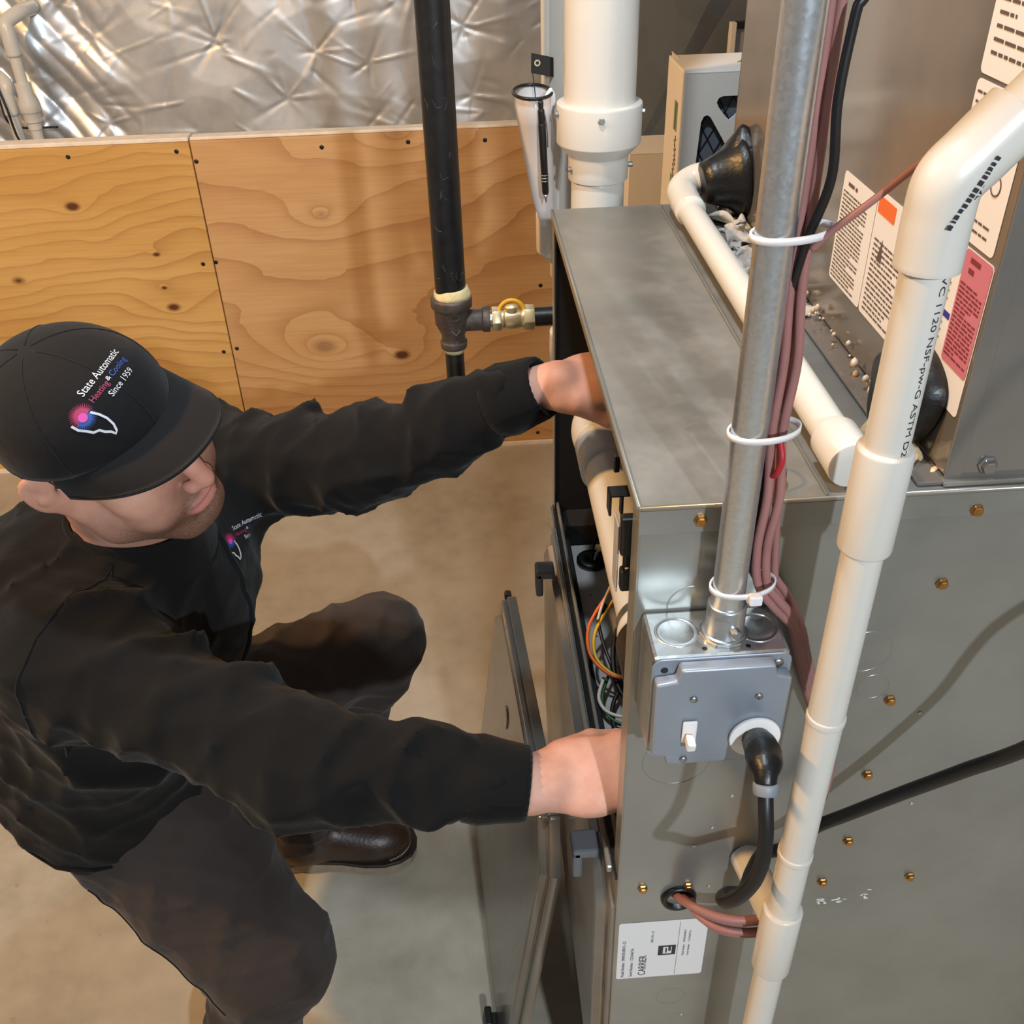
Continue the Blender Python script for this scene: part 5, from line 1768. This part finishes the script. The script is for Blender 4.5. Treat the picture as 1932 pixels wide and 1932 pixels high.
tt = BVHTree.FromPolygons([Vector(p) for p in tv], [tuple(int(i) for i in f) for f in tq])
# outer side seam of the near leg
pts = []
for s in np.linspace(.05, 1.0, 40):
    c0 = Vector(hipR * (1 - s) + kneR * s)
    dd = Vector((-.55, -.80, -.20)).normalized()
    hit = tt.ray_cast(c0 + dd * .4, -dd)
    if hit[0] is not None:
        pts.append(hit[0])
if len(pts) > 5:
    sub('side_seam', g_tube(pts, .0018, 6, 2), M['rib'], tro, True)

# --- boots
M['leather'] = mat('dark_brown_leather', (58, 40, 30), .38, var=.25, vscale=40, bump=.3, bscale=200)
M['sole'] = mat('pale_crepe_sole', (150, 132, 112), .8, var=.15, vscale=60)
M['welt'] = mat('dark_welt', (34, 26, 22), .6)
def boot(ank, toe):
    ank, toe = np.array(ank), np.array(toe)
    f = (toe - ank)
    f[2] = 0
    f /= np.linalg.norm(f)
    s = np.array([-f[1], f[0], 0])
    z = np.array([0, 0, 1.0])
    L = .295
    hx = toe - f * L
    hx[2] = 0
    def bp(x, y, zz):
        return hx + f * x + s * y + z * zz
    Fd = Field(np.minimum(hx, toe) - .10, np.maximum(hx, toe) + [.10, .10, .26], .004)
    Ax = np.array([f, s, z])
    Fd.ell(bp(.215, 0, .050), (.076, .049, .046), Ax, .03)
    Fd.ell(bp(.120, 0, .055), (.090, .042, .055), Ax, .03)
    Fd.ell(bp(.050, 0, .055), (.050, .038, .050), Ax, .03)
    Fd.cone(bp(.075, 0, .06), bp(.085, 0, .20), .046, .050, .03)
    Fd.op(lambda G: G[..., 2] - .030, np.minimum(hx, toe) - .1, np.maximum(hx, toe) + .1, .004, 's')
    v, q = Fd.mesh()
    b = np_mesh('boot', v, q, [M['leather']], person)
    def outline(k):
        o = []
        for x, w in [(0.0, .018), (.012, .031), (.05, .037), (.10, .035), (.15, .039), (.20, .049), (.24, .050), (.27, .042), (.288, .026), (.296, .008)]:
            o.append((x, w + k if x < .29 else w + k * .6))
        pts = [(x + (k if x > .28 else (-k if x < .005 else 0)), w) for x, w in o]
        return pts + [(x, -w) for x, w in pts[::-1]]
    O = Vector(bp(0, 0, 0))
    sub('welt', bev(g_prism(outline(.005), O + Vector((0, 0, .026)), Vector(f), Vector(s), .008), .0015, 1), M['welt'], b)
    sub('sole', bev(g_prism(outline(.002), O + Vector((0, 0, .001)), Vector(f), Vector(s), .0255), .002, 1), M['sole'], b)
    # stitching dashes round the toe
    gs = []
    for k in range(26):
        a = math.radians(-70 + 140 * k / 25)
        p = bp(.232 + .055 * math.cos(a), .046 * math.sin(a), .036)
        gs.append(g_box(p[0] - .002, p[0] + .002, p[1] - .001, p[1] + .001, p[2] - .002, p[2] + .001))
    sub('stitching', merge(*gs), M['sole'], b)
    return b
boot(ankL, (-.165, 1.285, 0))
boot(ankR, (-.225, .730, 0))

# --- cap
cp_root = None
CA = HA
cF = rotv(hF, hL, -.19)          # cap sits a little nose-down
cU = rotv(hU, hL, -.19)
cap_c = hp(-.008, 0, .031)
def cpnt(x, y, z):
    return cap_c + (cF * x + hL * y + cU * z) * HS
RXf, RXb, RY, RZ = .104, .106, .0855, .091
def dome(u, t, off=0.0):
    """t: 0 at rim .. 1 at crown, u: angle from the front"""
    ph = t * R90
    rx = RXf if math.cos(u) > 0 else RXb
    c = math.cos(ph) ** .82
    # straight front panel typical of a structured cap
    fr = max(0, math.cos(u)) ** 2
    zz = math.sin(ph) ** (.92)
    bul = 1 + .05 * fr * math.sin(ph * 2)
    return (c * math.cos(u) * (rx * bul + off), c * math.sin(u) * (RY * (1 + .015 * math.sin(ph * 2)) + off), zz * (RZ + off) - .002)
v, f = [], []
nu, nt = 96, 28
for k in range(nt + 1):
    for i in range(nu):
        u = 2 * math.pi * i / nu
        x, y, z = dome(u, k / nt * .995)
        v.append(tuple(cpnt(x, y, z)))
for k in range(nt):
    for i in range(nu):
        j = (i + 1) % nu
        f.append((k * nu + i, k * nu + j, (k + 1) * nu + j, (k + 1) * nu + i))
f.append(tuple(range(nt * nu, nt * nu + nu)))
nb = len(v)
for i in range(nu):          # inner sweatband
    u = 2 * math.pi * i / nu
    x, y, z = dome(u, 0, -.005)
    v.append(tuple(cpnt(x, y, z)))
for i in range(nu):
    j = (i + 1) % nu
    f.append((i, nb + i, nb + j, j))
for i in range(nu):
    u = 2 * math.pi * i / nu
    x, y, z = dome(u, .3, -.005)
    v.append(tuple(cpnt(x, y, z)))
for i in range(nu):
    j = (i + 1) % nu
    f.append((nb + i, nb + nu + i, nb + nu + j, nb + j))
capo = mesh('cap', v, f, M['capcloth'], person, True)
captree = BVHTree.FromPolygons([Vector(p) for p in v[:nb]], f[:nt * nu])
for a in (0, 60, 120, 180, 240, 300):
    pts = []
    for k in range(18):
        x, y, z = dome(math.radians(a), .02 + .95 * k / 17, .0002)
        pts.append(cpnt(x, y, z))
    sub('panel_seam', g_tube([Vector(p) for p in pts], .0007, 5, 1), M['capcloth'], capo, True)
# curved brim
v, f = [], []
na, nr_ = 49, 10
def brimpt(a, s, th):
    # a: -1..1 across, s: 0 at dome .. 1 at edge
    ang = a * 1.33
    x0, y0, _ = dome(ang, 0, -.0015)
    reach = .061 * (1 - abs(a) ** 2.6) ** .75
    x = x0 + reach * s
    y = y0 * (1 + .045 * s * (1 - abs(a)))
    z = -.001 - .016 * s * (abs(y) / .085) ** 2 - .010 * s - .004 * s * s + th
    return cpnt(x, y, z)
for th in (.0018, -.0018):
    for i in range(na):
        for k in range(nr_ + 1):
            v.append(tuple(brimpt(-1 + 2 * i / (na - 1), k / nr_, th)))
N1 = na * (nr_ + 1)
for l in (0, 1):
    for i in range(na - 1):
        for k in range(nr_):
            a, b, c, d = [l * N1 + q for q in (i * (nr_ + 1) + k, (i + 1) * (nr_ + 1) + k, (i + 1) * (nr_ + 1) + k + 1, i * (nr_ + 1) + k + 1)]
            f.append((a, b, c, d) if l else (a, d, c, b))
for i in range(na - 1):
    a, b = i * (nr_ + 1) + nr_, (i + 1) * (nr_ + 1) + nr_
    f.append((a, b, b + N1, a + N1))
sub('brim', (v, f), M['brim'], capo, True)

# embroidery, projected on the crown / chest
M['thread_white'] = mat('white_thread', (200, 200, 206), .6)
M['thread_red'] = mat('crimson_thread', (158, 40, 84), .6)
M['thread_blue'] = mat('blue_thread', (36, 74, 150), .6)
M['thread_pink'] = mat('magenta_thread', (206, 70, 160), .6)
M['thread_lblue'] = mat('light_blue_thread', (120, 170, 214), .6)
def proj(g2, O, U, W, N, tree, off):
    """map 2-D geometry to plane O,U,W then drop along -N on tree"""
    O, U, W, N = Vector(O), Vector(U), Vector(W), Vector(N)
    out = []
    for p in g2[0]:
        q = O + U * p[0] + W * p[1]
        hit = tree.ray_cast(q + N * .12, -N, .30)
        out.append(tuple(hit[0] + hit[1].normalized() * off * (1 if hit[1].dot(N) > 0 else -1)) if hit[0] is not None and abs((hit[0] - q).dot(N)) < .045 else tuple(q + N * 5))
    keep = []
    for q in g2[1]:
        ok = True
        for i in range(len(q)):
            a, b = q[i], q[(i + 1) % len(q)]
            l2 = math.hypot(g2[0][a][0] - g2[0][b][0], g2[0][a][1] - g2[0][b][1])
            if (Vector(out[a]) - Vector(out[b])).length > 2.2 * l2 + .0012:
                ok = False
        if ok:
            keep.append(q)
    return out, keep
def fine(g2, cuts=1):
    return g2
def t2(s, size, x, y, width):
    vs, fs, w = text_geo(s, size)
    k = width / w
    return [(x + a * k, y + b) for a, b in vs], fs
def line2(pts, w):
    v, f = [], []
    for i, p in enumerate(pts):
        a = np.array(pts[max(i - 1, 0)])
        b = np.array(pts[min(i + 1, len(pts) - 1)])
        d = b - a
        d = d / np.linalg.norm(d)
        n = np.array([-d[1], d[0]]) * w / 2
        v += [tuple(np.array(p) + n), tuple(np.array(p) - n)]
    for i in range(len(pts) - 1):
        f.append((2 * i, 2 * i + 1, 2 * i + 3, 2 * i + 2))
    return v, f
def burst2(cx, cy, r0, r1, n, a0, a1, w):
    gs = []
    for k in range(n):
        a = math.radians(a0 + (a1 - a0) * k / max(1, n - 1))
        c, s = math.cos(a), math.sin(a)
        gs.append(([(cx + r0 * c - w * s, cy + r0 * s + w * c), (cx + r0 * c + w * s, cy + r0 * s - w * c), (cx + r1 * c, cy + r1 * s)], [(0, 1, 2)]))
    return merge2(*gs)
def merge2(*gs):
    v, f = [], []
    for a, b in gs:
        n = len(v)
        v += list(a)
        f += [tuple(i + n for i in q) for q in b]
    return v, f
state = [(-.0125, .004), (-.0120, -.003), (-.0085, -.0095), (-.0060, -.0150), (-.0015, -.0175), (.0005, -.0225), (.0040, -.0270), (.0055, -.0315), (.0080, -.0300), (.0105, -.0240), (.0110, -.0160), (.0095, -.0085), (.0065, -.0010)]
def logo(par, O, U, W, N, tree, off, sc, name):
    S = lambda g: ([(a * sc, b * sc) for a, b in g[0]], g[1])
    P = lambda g, dz=0: proj(S(g), O, U, W, N, tree, off + dz)
    sub(name, P(merge2(t2('State Automatic', .0105, .014, .012, .062), t2('&', .0062, .0405, .0035, .005), t2('Since 1959', .0088, .030, -.0085, .036))), M['thread_white'], par)
    sub(name, P(t2('Heating', .0085, .0145, .0015, .025)), M['thread_red'], par)
    sub(name, P(t2('Cooling', .0085, .047, .0025, .026)), M['thread_blue'], par)
    sub(name + '_outline', P(line2(state, .0022)), M['thread_white'], par)
    sub(name + '_rays', P(merge2(burst2(0, .002, .001, .0125, 22, -10, 190, .0011))), M['thread_red'], par)
    sub(name + '_rays', P(merge2(burst2(-.001, .001, .001, .0125, 20, 185, 345, .0011))), M['thread_blue'], par)
    sub(name + '_centre', P((circ(-.001, .001, .0042, 16), [tuple(range(16))]), .0004), M['thread_pink'], par)
# cap: plane tangent to the front panel
lo = cpnt(.085, -.040, .052)
lN = (cF * .80 + cU * .50 + hL * -.10)
lN /= np.linalg.norm(lN)
lU = hL - lN * (hL @ lN)
lU /= np.linalg.norm(lU)
lW = np.cross(lN, lU)
# wearer's right is -hL, so reading direction (viewer's left to right) is +hL
logo(capo, lo, lU, lW, lN, captree, .0011, .86, 'embroidery')
# chest
cO = np.array([-.292, .965, 1.050])
cN = np.array([.52, -.68, .50])
cN /= np.linalg.norm(cN)
cU_ = np.cross([0, 0, 1.0], cN)
cU_ /= np.linalg.norm(cU_)
cW_ = np.cross(cN, cU_)
logo(jac, cO, cU_, cW_, cN, jb_tree, .0012, .80, 'embroidery')

for o in bpy.data.objects:
    if o.name.split('.')[0] in ('fine_print', 'lettering', 'insulation_tufts', 'sealant_drips', 'paint_scuff', 'pink_panel_print', 'scratch', 'stamp', 'embroidery', 'embroidery_rays', 'print_scrawl', 'stitching'):
        o['kind'] = 'stuff'
for o in EMP + [part_w]:
    if '_w' in o.keys():
        del o['_w']

GROUPS = {'thermostat_cable': 'brown cables strapped to the conduit', 'cable_tie': 'white cable ties on the conduit',
          'filter_carton': 'filter cartons behind the furnace', 'wall_pipe': 'white pipes on the foil wall', 'wall_wire': 'black wires by the wall pipes'}
for o in bpy.data.objects:
    if o.parent is None and o.name.split('.')[0] in GROUPS:
        o['group'] = GROUPS[o.name.split('.')[0]]
